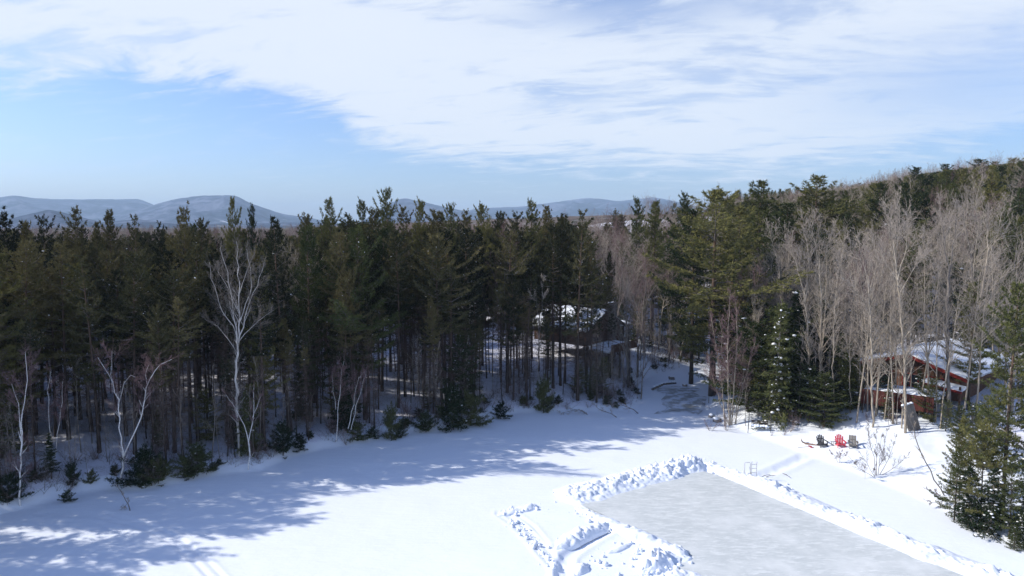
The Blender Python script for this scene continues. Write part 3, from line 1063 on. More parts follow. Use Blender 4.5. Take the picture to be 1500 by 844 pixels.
BUSHY = [conifer(370 + i, 2.2, 0.12, 1.25, 'white', 0.20, 5.0, 0.16, 7, 0.16, 0.024, M['needle_dark'], 0.035, 0.03, 0, 0.1) for i in range(3)]
THIN = [conifer(500 + i, 15.0, [11.5, 10.5, 12.5][i], [1.5, 1.3, 1.1][i], 'red', 0.5, 4.0, 0.33, 6, 0.26, 0.040, M['needle_red'], 0.03, 0.085, 170, 1.2) for i in range(3)]
ASPEN = [bare(400 + i, 17.0, 0.15, CFG_ASPEN, M['bark_aspen'], M['bark_aspen'], M['twig']) for i in range(5)]
MAPLE = [bare(420 + i, 13.5, 0.15, CFG_MAPLE, M['bark_grey'], M['bark_grey'], M['twig_red'] if i % 2 else M['twig']) for i in range(4)]
POLE = [bare(440 + i, 8.0, 0.045, CFG_POLE, M['bark_grey'], M['bark_grey'], M['twig'], 2, 0.06) for i in range(4)]

keep_out = []          # (x, y, radius) where the forest leaves room


def free(x, y, extra=0.0):
    return all((x - a) ** 2 + (y - b) ** 2 > (r_ + extra) ** 2 for a, b, r_ in keep_out)


# ------------------------------------------------------------------ cabins
def proj(x, y, z):
    """photograph pixel of a world point"""
    dx, dy, dz = x, y, z - CAM_H
    dep = dy * math.cos(PITCH) - dz * math.sin(PITCH)
    up = dy * math.sin(PITCH) + dz * math.cos(PITCH)
    if dep < 0.1:
        return -9999, -9999
    return 750 + 1000 * dx / dep, 422 - 1000 * up / dep


def board_wall(parent, a, b, z0, z1, n, m, name='board', t=0.06, gap=0.012, vertical=True, top=None):
    """a row of boards between plan points a and b; top(f) optional height at f"""
    a, b = Vector((a[0], a[1], 0)), Vector((b[0], b[1], 0))
    d = b - a
    L = d.length
    rot = Matrix.Rotation(math.atan2(d.y, d.x), 3, 'Z')
    out = []
    if vertical:
        for i in range(n):
            f0, f1 = i / n, (i + 1) / n
            fm = (f0 + f1) / 2
            zt = z1 if top is None else top(fm)
            mb = MB()
            c = a + d * fm
            off = 0.008 * (i % 2)
            mb.box((0, off, (zt - z0) / 2), (L / n - gap, t, zt - z0), rot)
            out.append(mb.build(name, m, parent, (c.x, c.y, z0)))
    else:
        h = (z1 - z0) / n
        for i in range(n):
            mb = MB()
            c = (a + b) / 2
            mb.box((0, 0.006 * (i % 2), 0), (L, t, h - gap), rot)
            out.append(mb.build(name, m, parent, (c.x, c.y, z0 + h * (i + 0.5))))
    return out


def snow_slab(corners, thick, nx, ny, seed, amp=0.05):
    """a rounded uneven slab of snow on a quad (corners counter-clockwise seen from above)"""
    c = [Vector(q) for q in corners]
    V, F = [], []
    for i in range(nx + 1):
        for j in range(ny + 1):
            u, v = i / nx, j / ny
            p = (c[0] * (1 - u) + c[1] * u) * (1 - v) + (c[3] * (1 - u) + c[2] * u) * v
            e = min(u, 1 - u, v, 1 - v)
            t = thick * min(1, (e * 9 + 0.35)) + amp * float(fbm(np.array([p.x * 1.3]), np.array([p.y * 1.3]), seed, 3)[0])
            V.append((p.x, p.y, p.z + max(t, 0.02)))
    nb_ = len(V)
    V += [(x, y, z - thick - 0.1) for (x, y, z) in V]
    g_ = lambda i, j: i * (ny + 1) + j
    for i in range(nx):
        for j in range(ny):
            F.append((g_(i, j), g_(i + 1, j), g_(i + 1, j + 1), g_(i, j + 1)))
    # skirt
    rim = [g_(i, 0) for i in range(nx + 1)] + [g_(nx, j) for j in range(1, ny + 1)] + [g_(i, ny) for i in range(nx - 1, -1, -1)] + [g_(0, j) for j in range(ny - 1, 0, -1)]
    low = []
    k = len(V[:nb_])
    V = V[:nb_] + [(V[r][0], V[r][1], V[r][2] - thick * 0.9) for r in rim]
    m_ = len(rim)
    for q in range(m_):
        F.append((rim[q], k + q, k + (q + 1) % m_, rim[(q + 1) % m_]))
    return V, F


def slab_obj(name, corners, thick, nx, ny, seed, parent, amp=0.05, m='snow'):
    V, F = snow_slab(corners, thick, nx, ny, seed, amp)
    me = bpy.data.meshes.new(name)
    me.from_pydata(V, [], F)
    me.materials.append(M[m])
    me.update()
    for p in me.polygons:
        p.use_smooth = False
    return obj(name, me, parent)


def gable_house(name, origin, u, half, depth, zf, ze, zp, wall_m, label, fascia_m=None, over=0.6, seed=1, ground=None, thick=0.3, back_over=0.6):
    """origin: middle of the gable end, u: unit plan vector along the gable end (left to right), ridge runs along v"""
    root = empty(name, (0, 0, 0))
    tag(root, label, 'cabin')
    u = Vector((u[0], u[1], 0)).normalized()
    v = Vector((-u.y, u.x, 0))
    o_ = Vector((origin[0], origin[1], 0))
    pt = lambda a, b, z: o_ + u * a + v * b + Vector((0, 0, z))
    slope = (zp - ze) / (half + over)
    wt = lambda f: zp - 0.12 - abs(f - 0.5) * 2 * half * slope
    n = int(half * 2 / 0.24)
    A, B = pt(-half, 0, 0), pt(half, 0, 0)
    board_wall(root, A, B, zf, None, n, wall_m, top=wt)
    A2, B2 = pt(-half, depth, 0), pt(half, depth, 0)
    board_wall(root, A2, B2, zf, None, 8, wall_m, top=wt)
    zw = zp - 0.12 - half * slope
    board_wall(root, A, A2, zf, zw, int((zw - zf) / 0.22), wall_m, vertical=False)
    board_wall(root, B, B2, zf, zw, int((zw - zf) / 0.22), wall_m, vertical=False)
    # roof deck and snow
    for s in (-1, 1):
        e0, e1 = pt(s * (half + over), -over, ze), pt(s * (half + over), depth + back_over, ze)
        r0, r1 = pt(0, -over, zp), pt(0, depth + back_over, zp)
        mb = MB()
        dn_ = Vector((0, 0, -0.16))
        mb.add([e0, e1, r1, r0, e0 + dn_, e1 + dn_, r1 + dn_, r0 + dn_], [(0, 1, 2, 3), (7, 6, 5, 4), (0, 4, 5, 1), (1, 5, 6, 2), (3, 2, 6, 7), (0, 3, 7, 4)])
        rf = mb.build('roof', M['wood_dark'], root)
        q = [e0, e1, r1, r0] if s > 0 else [r0, r1, e1, e0]
        q = [p + Vector((0, 0, 0.01)) for p in q]
        slab_obj('roof_snow', q, thick, 14, 10, seed + s, rf, 0.09)
        # fascia board on the gable rake
        fm = MB()
        a_, b_ = e0 - v * 0.04, r0 - v * 0.04
        hgt_ = 0.30
        fm.add([a_ + Vector((0, 0, 0.03)), b_ + Vector((0, 0, 0.03)), b_ - Vector((0, 0, hgt_)), a_ - Vector((0, 0, hgt_)),
                a_ - v * 0.06 + Vector((0, 0, 0.03)), b_ - v * 0.06 + Vector((0, 0, 0.03)), b_ - v * 0.06 - Vector((0, 0, hgt_)), a_ - v * 0.06 - Vector((0, 0, hgt_))],
               [(0, 1, 2, 3), (7, 6, 5, 4), (0, 4, 5, 1), (1, 5, 6, 2), (2, 6, 7, 3), (3, 7, 4, 0)])
        fm.build('fascia', fascia_m or M['wood_dark'], root)
    return root, pt, u, v


# --- stone chimney cabin behind the trees
c1 = at_depth(884, 455, 88.0)
CAB1 = (c1.x, 88.0)
keep_out.append((CAB1[0] - 2.5, 91, 7.0))
keep_out.append((CAB1[0] + 1, 85, 3.0))
u1 = Vector((0.67, 0.74, 0)).normalized()
house, pt, hu, hv = gable_house('cabin', CAB1, u1, 3.7, 8.6, 4.5, 6.55, 8.75, M['wood_brown'], 'brown timber cabin with a stone chimney and thick snow on its roof', seed=31)
zf = 4.5
g1 = gz(*CAB1)
# chimney: stones are parts
ch = MB()
cw = 0.62
cpos = pt(1.05, -0.62, 0)
rotu = Matrix.Rotation(math.atan2(hu.y, hu.x), 3, 'Z')
ch.box((cpos.x, cpos.y, (g1 + 9.6) / 2), (0.95, 0.62, 9.6 - g1), rotu)
chim = ch.build('chimney', M['mortar'], house)
rg = np.random.default_rng(3)
zc = g1 + 0.1
smesh = []
for i in range(4):
    mb = MB()
    mb.box((0, 0, 0), (0.5, 0.12, 0.28), rotu)
    for k_ in range(len(mb.V)):
        mb.V[k_] = tuple(np.array(mb.V[k_]) * (1 + rg.normal(0, 0.06, 3)))
    me_ = bpy.data.meshes.new('stone')
    me_.from_pydata(mb.V, [], mb.F)
    me_.materials.append(M['stone_a'])
    smesh.append(me_)
while zc < 9.5:
    for k_ in range(2):
        off = (k_ - 0.5) * 0.5 + (0.09 if int(zc * 10) % 2 else -0.09)
        c = cpos + hu * off - hv * 0.33
        s_ = obj('stone', random.choice(smesh), chim, (c.x, c.y, zc + 0.15))
        s_.scale = (rg.uniform(0.8, 0.98), 1, rg.uniform(0.85, 1.0))
    c = cpos - hu * 0.49
    s_ = obj('stone', random.choice(smesh), chim, (c.x, c.y, zc + 0.15))
    s_.rotation_euler = (0, 0, math.pi / 2)
    s_.scale = (1.1, 0.8, 0.95)
    zc += 0.31
mb = MB(); mb.box((cpos.x, cpos.y, 9.66), (1.12, 0.8, 0.12), rotu); mb.build('chimney_cap', M['stone_a'], house)
mb = MB(); mb.box((cpos.x, cpos.y, 9.76), (0.95, 0.65, 0.1), rotu); mb.build('cap_snow', M['snow'], house, bevel=0.03)
# window in the gable wall
for wx, wz, ww_, wh in ((-1.7, 5.5, 1.3, 1.1), (2.5, 5.6, 0.8, 1.0)):
    fr = MB()
    c = pt(wx, -0.06, wz)
    for (ax, az_, sx, sz) in ((0, wh / 2, ww_ + 0.12, 0.08), (0, -wh / 2, ww_ + 0.12, 0.08), (-ww_ / 2, 0, 0.08, wh), (ww_ / 2, 0, 0.08, wh), (0, 0, 0.05, wh)):
        fr.box(c + hu * ax + Vector((0, 0, az_)), (sx, 0.08, sz), rotu)
    win = fr.build('window', M['wood_grey'], house)
    gm = MB()
    gm.box(c + hv * 0.015, (ww_, 0.02, wh), rotu)
    gm.build('pane', M['glass'], win)
# raised deck in front of the gable with a maroon skirt and snow on it
dk = MB()
dz = 4.45
d0, d1, d2, d3 = pt(-4.6, -4.2, dz), pt(1.9, -4.2, dz), pt(1.9, -0.1, dz), pt(-4.6, -0.1, dz)
mb = MB()
dn_ = Vector((0, 0, -0.14))
mb.add([d0, d1, d2, d3, d0 + dn_, d1 + dn_, d2 + dn_, d3 + dn_], [(0, 1, 2, 3), (7, 6, 5, 4), (0, 4, 5, 1), (1, 5, 6, 2), (2, 6, 7, 3), (3, 7, 4, 0)])
deck = mb.build('deck', M['wood_dark'], house)
slab_obj('deck_snow', [d0 + Vector((0, 0, .01)), d1 + Vector((0, 0, .01)), d2 + Vector((0, 0, .01)), d3 + Vector((0, 0, .01))], 0.35, 12, 8, 77, deck)
a_, b_ = pt(-4.5, -4.28, 0), pt(1.4, -4.28, 0)
for i in range(22):
    f = (i + 0.5) / 22
    c = a_ + (b_ - a_) * f
    mb = MB()
    mb.box((0, 0, 0), (0.25, 0.05, 1.0), rotu)
    mb.build('board', M['wood_brown'], deck, (c.x, c.y, dz + 0.32))
for f in (0, 0.33, 0.66, 1.0):
    c = a_ + (pt(1.8, -4.28, 0) - a_) * f + hv * 0.1
    mb = MB(); gz_ = gz(c.x, c.y) - 0.2; mb.box((c.x, c.y, (gz_ + dz - 0.15) / 2), (0.18, 0.18, dz - 0.15 - gz_), rotu); mb.build('post', M['wood_dark'], house)
# screened porch to the right of the gable
por = []
for a in (4.4, 5.7, 7.0):
    for b in (0.6, 3.6):
        c = pt(a, b, 0)
        zb_ = gz(c.x, c.y) - 0.2
        mb = MB(); mb.box((c.x, c.y, (zb_ + 6.3) / 2), (0.14, 0.14, 6.3 - zb_), rotu); mb.build('post', M['wood_dark'], house)
for z_ in (4.4, 5.25, 6.25):
    c = pt(5.7, 0.6, z_)
    mb = MB(); mb.box(c, (2.7, 0.10, 0.12), rotu); mb.build('rail', M['wood_dark'], house)
q = [pt(4.2, 0.3, 6.25), pt(7.2, 0.3, 6.25), pt(7.2, 3.8, 6.6), pt(4.2, 3.8, 6.6)]
mb = MB()
mb.add(q + [p + dn_ for p in q], [(0, 1, 2, 3), (7, 6, 5, 4), (0, 4, 5, 1), (1, 5, 6, 2), (2, 6, 7, 3), (3, 7, 4, 0)])
pr = mb.build('porch_roof', M['wood_dark'], house)
slab_obj('roof_snow', [p + Vector((0, 0, .01)) for p in q], 0.22, 8, 8, 79, pr)
pfl = [p - Vector((0, 0, 2.2)) for p in q]
mb = MB(); mb.add(pfl + [p + dn_ for p in pfl], [(0, 1, 2, 3), (7, 6, 5, 4), (0, 4, 5, 1), (1, 5, 6, 2), (2, 6, 7, 3), (3, 7, 4, 0)])
mb.build('porch_floor', M['wood_dark'], house)

# --- second cabin with the red fascia, up the slope to the right
u2 = Vector((6.3, -8.0, 0)).normalized()
CAB2 = (39.2, 66.0)
house2, pt2, hu2, hv2 = gable_house('cabin', CAB2, u2, 4.3, 12.0, 3.4, 5.75, 7.35, M['wood_brown'], 'low brown cabin with red painted roof edges behind the bare aspens', fascia_m=M['wood_red'], over=0.9, seed=33)
keep_out.append((43.5, 70.0, 7.5))
keep_out.append((38.0, 63.0, 4.0))
rotu2 = Matrix.Rotation(math.atan2(hu2.y, hu2.x), 3, 'Z')
for wx in (-2.4, 0.0, 2.2):
    c = pt2(wx, -0.06, 4.7)
    fr = MB()
    for (ax, az_, sx, sz) in ((0, 0.62, 1.5, 0.09), (0, -0.62, 1.5, 0.09), (-0.72, 0, 0.09, 1.24), (0.72, 0, 0.09, 1.24), (0, 0, 0.05, 1.24)):
        fr.box(c + hu2 * ax + Vector((0, 0, az_)), (sx, 0.08, sz), rotu2)
    win = fr.build('window', M['wood_red'], house2)
    gm = MB(); gm.box(c + hv2 * 0.015, (1.42, 0.02, 1.22), rotu2); gm.build('pane', M['glass'], win)
# second, lower red edge (porch roof) under the main one
q = [pt2(1.6, -1.6, 5.0), pt2(5.0, -1.6, 4.7), pt2(5.0, -0.2, 4.9), pt2(1.6, -0.2, 5.2)]
mb = MB(); mb.add(q + [p + dn_ for p in q], [(0, 1, 2, 3), (7, 6, 5, 4), (0, 4, 5, 1), (1, 5, 6, 2), (2, 6, 7, 3), (3, 7, 4, 0)])
pr = mb.build('porch_roof', M['wood_dark'], house2)
slab_obj('roof_snow', [p + Vector((0, 0, .01)) for p in q], 0.16, 8, 5, 83, pr, 0.03)
mb = MB(); mb.tube([q[0] - hv2 * 0.05 - Vector((0, 0, .09)), q[1] - hv2 * 0.05 - Vector((0, 0, .09))], 0.12, 4); mb.build('fascia', M['wood_red'], house2)
for a in (1.8, 4.8):
    c = pt2(a, -1.5, 0); zb_ = gz(c.x, c.y) - 0.2
    mb = MB(); mb.box((c.x, c.y, (zb_ + 5.1) / 2), (0.15, 0.15, 5.1 - zb_), rotu2); mb.build('post', M['wood_brown'], house2)
# deck and its maroon boards
A2, B2 = at_depth(1261, 580, 64.5), at_depth(1368, 594, 60.0)
dA, dB = Vector((A2.x, A2.y, 0)), Vector((B2.x, B2.y, 0))
deck = empty('deck', (0, 0, 0)); deck.parent = house2
dd = (dB - dA).normalized()
nn2 = Vector((-dd.y, dd.x, 0))
rot_d = Matrix.Rotation(math.atan2(dd.y, dd.x), 3, 'Z')
Ld = (dB - dA).length
nb_ = 30
zA, zB = A2.z, B2.z
for i in range(nb_):
    f = (i + 0.5) / nb_
    c = dA + (dB - dA) * f + nn2 * (0.008 * (i % 2))
    mb = MB(); mb.box((0, 0, 0), (Ld / nb_ - 0.012, 0.05, 1.45), rot_d)
    mb.build('board', M['wood_maroon'], deck, (c.x, c.y, zA * (1 - f) + zB * f))
q = [dA + Vector((0, 0, zA + 0.45)), dB + Vector((0, 0, zB + 0.45)), dB + nn2 * 3.4 + Vector((0, 0, zB + 0.45)), dA + nn2 * 3.4 + Vector((0, 0, zA + 0.45))]
q = [p + nn2 * 0.05 for p in q]
mb = MB(); mb.add(q + [p + dn_ for p in q], [(0, 1, 2, 3), (7, 6, 5, 4), (0, 4, 5, 1), (1, 5, 6, 2), (2, 6, 7, 3), (3, 7, 4, 0)])
dp = mb.build('deck_floor', M['wood_dark'], deck)
slab_obj('deck_snow', [p + Vector((0, 0, .01)) for p in q], 0.38, 12, 6, 85, dp)
for f in (0.02, 0.35, 0.68, 0.98):
    c = dA + (dB - dA) * f + nn2 * 0.15; zb_ = gz(c.x, c.y) - 0.2
    zt = zA * (1 - f) + zB * f + 0.3
    mb = MB(); mb.box((c.x, c.y, (zb_ + zt) / 2), (0.16, 0.16, max(zt - zb_, .3)), rot_d); mb.build('post', M['wood_dark'], deck)

# --- things on the shore
def adirondack(name, loc, rz, m, label, tall=1.0, square=False):
    root = empty(name, loc, rz)
    tag(root, label, 'chair')
    # local: faces +y
    tilt = Matrix.Rotation(R(24), 3, 'X')
    nsl = 5
    for i in range(nsl):
        x = (i - 2) * 0.125
        L = (0.86 - (0 if square else 0.045 * (i - 2) ** 2)) * tall
        mb = MB()
        spread = 0.0 if square else (i - 2) * 0.035
        poly = [(-0.052, 0), (0.052, 0), (0.058 + spread, L - 0.04), (0.03 + spread, L), (-0.03 + spread, L), (-0.058 + spread, L - 0.04)]
        rot = tilt @ Matrix.Rotation(R(90), 3, 'X')
        mb.prism(poly, 0.025, rot, (x, -0.22, 0.24))
        mb.build('back_slat', m, root)
    for i in range(5):
        mb = MB()
        mb.box((0, 0.30 - i * 0.115, 0.37 - i * 0.032), (0.58, 0.10, 0.025), Matrix.Rotation(R(15), 3, 'X'))
        mb.build('seat_slat', m, root)
    for s in (-1, 1):
        mb = MB()
        mb.prism([(-0.07, -0.42), (0.05, -0.42), (0.085, 0.32), (0.05, 0.40), (-0.05, 0.40), (-0.08, 0.32)], 0.028, None, (s * 0.36, 0, 0.55))
        mb.build('armrest', m, root)
        mb = MB(); mb.box((s * 0.32, 0.30, 0.275), (0.04, 0.11, 0.55)); mb.build('leg', m, root)
        mb = MB()
        mb.prism([(0.36, 0.38), (0.36, 0.26), (-0.52, 0.0), (-0.62, 0.0), (-0.30, 0.22)], 0.035, Matrix(((0, 0, 1), (1, 0, 0), (0, 1, 0))), (s * 0.285 - 0.017, 0, 0))
        mb.build('leg', m, root)
    mb = MB(); mb.box((0, -0.40, 0.66), (0.60, 0.03, 0.07), tilt); mb.build('back_rail', m, root)
    mb = MB(); mb.box((0, 0.35, 0.34), (0.62, 0.03, 0.11)); mb.build('front_rail', m, root)
    return root


def gpt(px, py):
    v = P(px, py)
    return v


keep_out.append((gpt(1225, 655).x, gpt(1225, 655).y, 5.5))
p = gpt(1231, 655.5); ch_r = adirondack('adirondack_chair', p, R(172), M['red_plastic'], 'bright red slatted garden chair with a fan-shaped back', 1.05)
p = gpt(1249, 656); ch_g = adirondack('adirondack_chair', p, R(158), M['wood_grey'], 'weathered grey wooden garden chair with a straight back', 1.0, True)
p = gpt(1204.5, 654.5); ch_b = adirondack('adirondack_chair', p, R(185), M['black_plastic'], 'black slatted garden chair standing apart from the red one', 1.0)
for c_ in (ch_r, ch_g, ch_b):
    c_.location.z -= 0.04
    c_.scale = (0.93, 0.93, 0.93)
# small stump table between the chairs
p = gpt(1220.5, 654)
st_ = empty('side_table', (p.x, p.y, p.z - 0.04)); tag(st_, 'little dark low table beside the red garden chair', 'table')
mb = MB(); mb.tube([(0, 0, 0.40), (0, 0, 0.44)], 0.27, 12); mb.build('tabletop', M['wood_dark'], st_)
for k in range(3):
    a = k * 2.09
    mb = MB(); mb.tube([(0.2 * math.cos(a), 0.2 * math.sin(a), 0.0), (0.13 * math.cos(a), 0.13 * math.sin(a), 0.40)], 0.025, 5); mb.build('leg', M['wood_dark'], st_)
mb = MB(); mb.tube([(0, 0, 0.441), (0, 0, 0.50), (0, 0, 0.53)], [0.26, 0.24, 0.1], 12); mb.build('snow_cap', M['snow'], st_)
# toboggan with curled front
a0, a1 = gpt(1176, 651), gpt(1201, 654)
tb = empty('toboggan', (a0 + a1) / 2, math.atan2((a1 - a0).y, (a1 - a0).x), 0.75)
tag(tb, 'long wooden toboggan with a curled front lying in the snow', 'sled')
for i in range(5):
    mb = MB()
    y = (i - 2) * 0.085
    ptsb = [(0.95, y, 0.05), (0.0, y, 0.05), (-0.75, y, 0.06), (-0.98, y, 0.14), (-1.10, y, 0.30), (-1.12, y, 0.46), (-1.05, y, 0.56)]
    for q0, q1 in zip(ptsb[:-1], ptsb[1:]):
        d = Vector(q1) - Vector(q0)
        rot = Matrix.Rotation(-math.atan2(d.z, d.x), 3, 'Y')
        mb.box((Vector(q0) + Vector(q1)) / 2, (d.length + 0.02, 0.078, 0.015), rot)
    mb.build('slat', M['toboggan'], tb)
for x in (0.7, 0.1, -0.5):
    mb = MB(); mb.box((x, 0, 0.072), (0.05, 0.44, 0.02)); mb.build('crossbar', M['toboggan'], tb)
# red snow shovel
sh = empty('snow_shovel', gpt(1185.5, 658), R(10)); tag(sh, 'small red snow shovel lying by the toboggan', 'shovel')
mb = MB()
prof_ = [(-0.20, 0.09), (-0.08, 0.03), (0.08, 0.03), (0.20, 0.10)]
for (xa, za), (xb, zb_) in zip(prof_[:-1], prof_[1:]):
    mb.add([(0, xa, za + .1), (0.36, xa, za), (0.36, xb, zb_), (0, xb, zb_ + .1), (0, xa, za + .12), (0.36, xa, za + .02), (0.36, xb, zb_ + .02), (0, xb, zb_ + .12)],
           [(0, 1, 2, 3), (7, 6, 5, 4), (0, 4, 5, 1), (2, 6, 7, 3), (1, 5, 6, 2), (0, 3, 7, 4)])
mb.build('blade', M['red_plastic'], sh)
mb = MB(); mb.tube([(0.02, 0, 0.16), (-1.05, 0, 0.12)], 0.018, 6); mb.build('handle', M['wood_grey'], sh)
mb = MB(); mb.tube([(-1.05, -0.07, 0.12), (-1.05, 0.07, 0.12)], 0.018, 6); mb.build('grip', M['black_plastic'], sh)

# swing seat of two A-frames, deep in snow
a0, a1 = gpt(1096, 633), gpt(1129, 632)
sw = empty('swing_seat', (a0 + a1) / 2, math.atan2((a1 - a0).y, (a1 - a0).x))
tag(sw, 'snow-covered garden swing seat hung between two dark A-shaped frames', 'swing')
hw = (a1 - a0).length / 2
for s in (-1, 1):
    mb = MB()
    mb.tube([(s * hw, -0.55, -0.15), (s * (hw - 0.05), 0, 1.75)], 0.035, 6)
    mb.tube([(s * hw, 0.55, -0.15), (s * (hw - 0.05), 0, 1.75)], 0.035, 6)
    mb.tube([(s * hw, -0.33, 0.6), (s * hw, 0.33, 0.6)], 0.025, 6)
    mb.build('side_frame', M['metal_dark'], sw)
mb = MB(); mb.tube([(-hw, 0, 1.76), (hw, 0, 1.76)], 0.035, 6); mb.build('top_bar', M['metal_dark'], sw)
for k in range(4):
    mb = MB(); mb.box((0, -0.22 + k * 0.13, 0.45), (hw * 1.5, 0.10, 0.03)); mb.build('seat_slat', M['wood_dark'], sw)
for k in range(3):
    mb = MB(); mb.box((0, 0.30 + k * 0.04, 0.60 + k * 0.13), (hw * 1.5, 0.03, 0.10)); mb.build('back_slat', M['wood_dark'], sw)
for s in (-1, 1):
    mb = MB(); mb.tube([(s * hw * 0.72, 0, 1.75), (s * hw * 0.72, -0.2, 0.47)], 0.010, 4); mb.tube([(s * hw * 0.72, 0, 1.75), (s * hw * 0.72, 0.33, 0.75)], 0.010, 4); mb.build('chain', M['metal_dark'], sw)
V, F = blobs(np.array([(x, -0.03 + 0.05 * math.sin(x * 7), 0.52) for x in np.linspace(-hw * 0.62, hw * 0.62, 6)]), [0.27] * 6, 9, 0.55)
obj('snow_load', mesh_np('snow_load', V, F, M['snow']), sw)
keep_out.append(((a0 + a1).x / 2, (a0 + a1).y / 2, 2.0))

# dock ladder and hoop standing at the rink edge
p = gpt(1104, 704)
ld = empty('ladder', (p.x, p.y, p.z), R(-8)); tag(ld, 'grey tubular dock ladder standing upright at the rink edge', 'ladder')
for s in (-1, 1):
    mb = MB(); mb.tube([(s * 0.19, 0, -0.2), (s * 0.19, 0, 1.35), (s * 0.19, -0.12, 1.5)], 0.022, 6); mb.build('rail', M['metal'], ld)
for k in range(4):
    mb = MB(); mb.tube([(-0.19, 0, 0.25 + 0.33 * k), (0.19, 0, 0.25 + 0.33 * k)], 0.018, 6); mb.build('rung', M['metal'], ld)
p = gpt(1094.5, 701)
hp = empty('handrail', (p.x, p.y, p.z), R(-5)); tag(hp, 'thin grey metal hoop beside the dock ladder at the rink edge', 'rail')
mb = MB(); mb.tube([(-0.22, 0, -0.2), (-0.22, 0, 1.15), (-0.17, 0, 1.23), (0.17, 0, 1.23), (0.22, 0, 1.15), (0.22, 0, -0.2)], 0.020, 6, cap=False); mb.build('hoop', M['metal'], hp)
mb = MB(); mb.tube([(-0.22, 0, 0.35), (0.22, 0, 0.35)], 0.014, 6); mb.build('crossbar', M['metal'], hp)
p = gpt(1101, 705)
ht = empty('shovel', (p.x, p.y, p.z), R(40)); tag(ht, 'dark blue-grey snow scoop standing in the snow by the ladder', 'shovel')
mb = MB(); mb.box((0, 0, 0.16), (0.42, 0.03, 0.34), Matrix.Rotation(R(12), 3, 'X')); mb.build('blade', M['metal_dark'], ht)
mb = MB(); mb.tube([(0, 0.03, 0.3), (0, 0.22, 1.1)], 0.016, 5); mb.build('handle', M['wood_grey'], ht)
# sticks lying on the snow by the path
for i, (a, b, lab) in enumerate((((1113, 702), (1128, 697), 'short grey stick lying on the snow nearest the dock ladder'), ((1122, 701), (1136, 698), 'longer stick lying on the snow behind the ladder'),
                                 ((1146, 695), (1158, 702), 'lone dark stick lying across the snow beyond the rink bank'))):
    A, B = gpt(*a), gpt(*b)
    mb = MB(); mb.tube([A + Vector((0, 0, .05)), (A + B) / 2 + Vector((0, 0.04, .12)), B + Vector((0, 0, .06))], [0.03, 0.025, 0.015], 5)
    tag(mb.build('stick', M['bark_grey']), lab, 'stick')

# weathered dock section leaning on a tree
p = gpt(1340, 632)
dkp = empty('dock_section', (p.x, p.y, p.z), R(12)); tag(dkp, 'weathered grey plank dock section leaning upright with snow on top', 'dock')
lean = Matrix.Rotation(R(-14), 3, 'X') @ Matrix.Rotation(R(-10), 3, 'Y')
for i in range(6):
    mb = MB()
    mb.box((0, 0, 1.15), (0.20, 0.05, 2.35 + 0.08 * ((i * 7) % 3)), None)
    mb.V = [tuple(lean @ (Vector(v) + Vector(((i - 2.5) * 0.215, 0.01 * (i % 2), 0)))) for v in mb.V]
    mb.build('plank', M['wood_grey'], dkp)
for z in (0.4, 1.9):
    mb = MB(); mb.box((0, 0.08, z), (1.3, 0.08, 0.12)); mb.V = [tuple(lean @ Vector(v)) for v in mb.V]; mb.build('crosspiece', M['wood_grey'], dkp)
V, F = blobs(np.array([tuple(lean @ Vector((x, 0.02, 2.38))) for x in (-0.45, -0.15, 0.15, 0.45)]), [0.16] * 4, 4, 0.6)
obj('snow_cap', mesh_np('snow_cap', V, F, M['snow']), dkp)
keep_out.append((p.x, p.y, 1.2))

def near_what(px, side=None):
    marks = ((52, 'near the slimmest white birch'), (128, 'by the pair of thin birch stems'), (295, 'behind the V-shaped birch'), (440, 'around the tallest leafless tree'),
             (600, 'behind the three-stemmed birch'), (730, 'near the tall shining birch'), (815, 'short of the chimney cabin'), (940, 'beside the chimney cabin'), (1040, 'above the stream'),
             (1110, 'by the grey stem clump'), (1180, 'behind the snowy young spruce'), (1260, 'above the garden chairs'), (1400, 'over the red-edged cabin'), (9999, 'above the corner pine'))
    return next(t for m_, t in marks if px < m_)


def gdist(x, y):
    return float(seg_dist(np.array([x]), np.array([y]), LAKE, True)[0][0])


def how_deep(d):
    return 'in the front row' if d < 4.5 else ('a few rows in' if d < 12 else ('well inside' if d < 25 else 'deep inside'))


# ------------------------------------------------------------------ trees drawn after the photograph


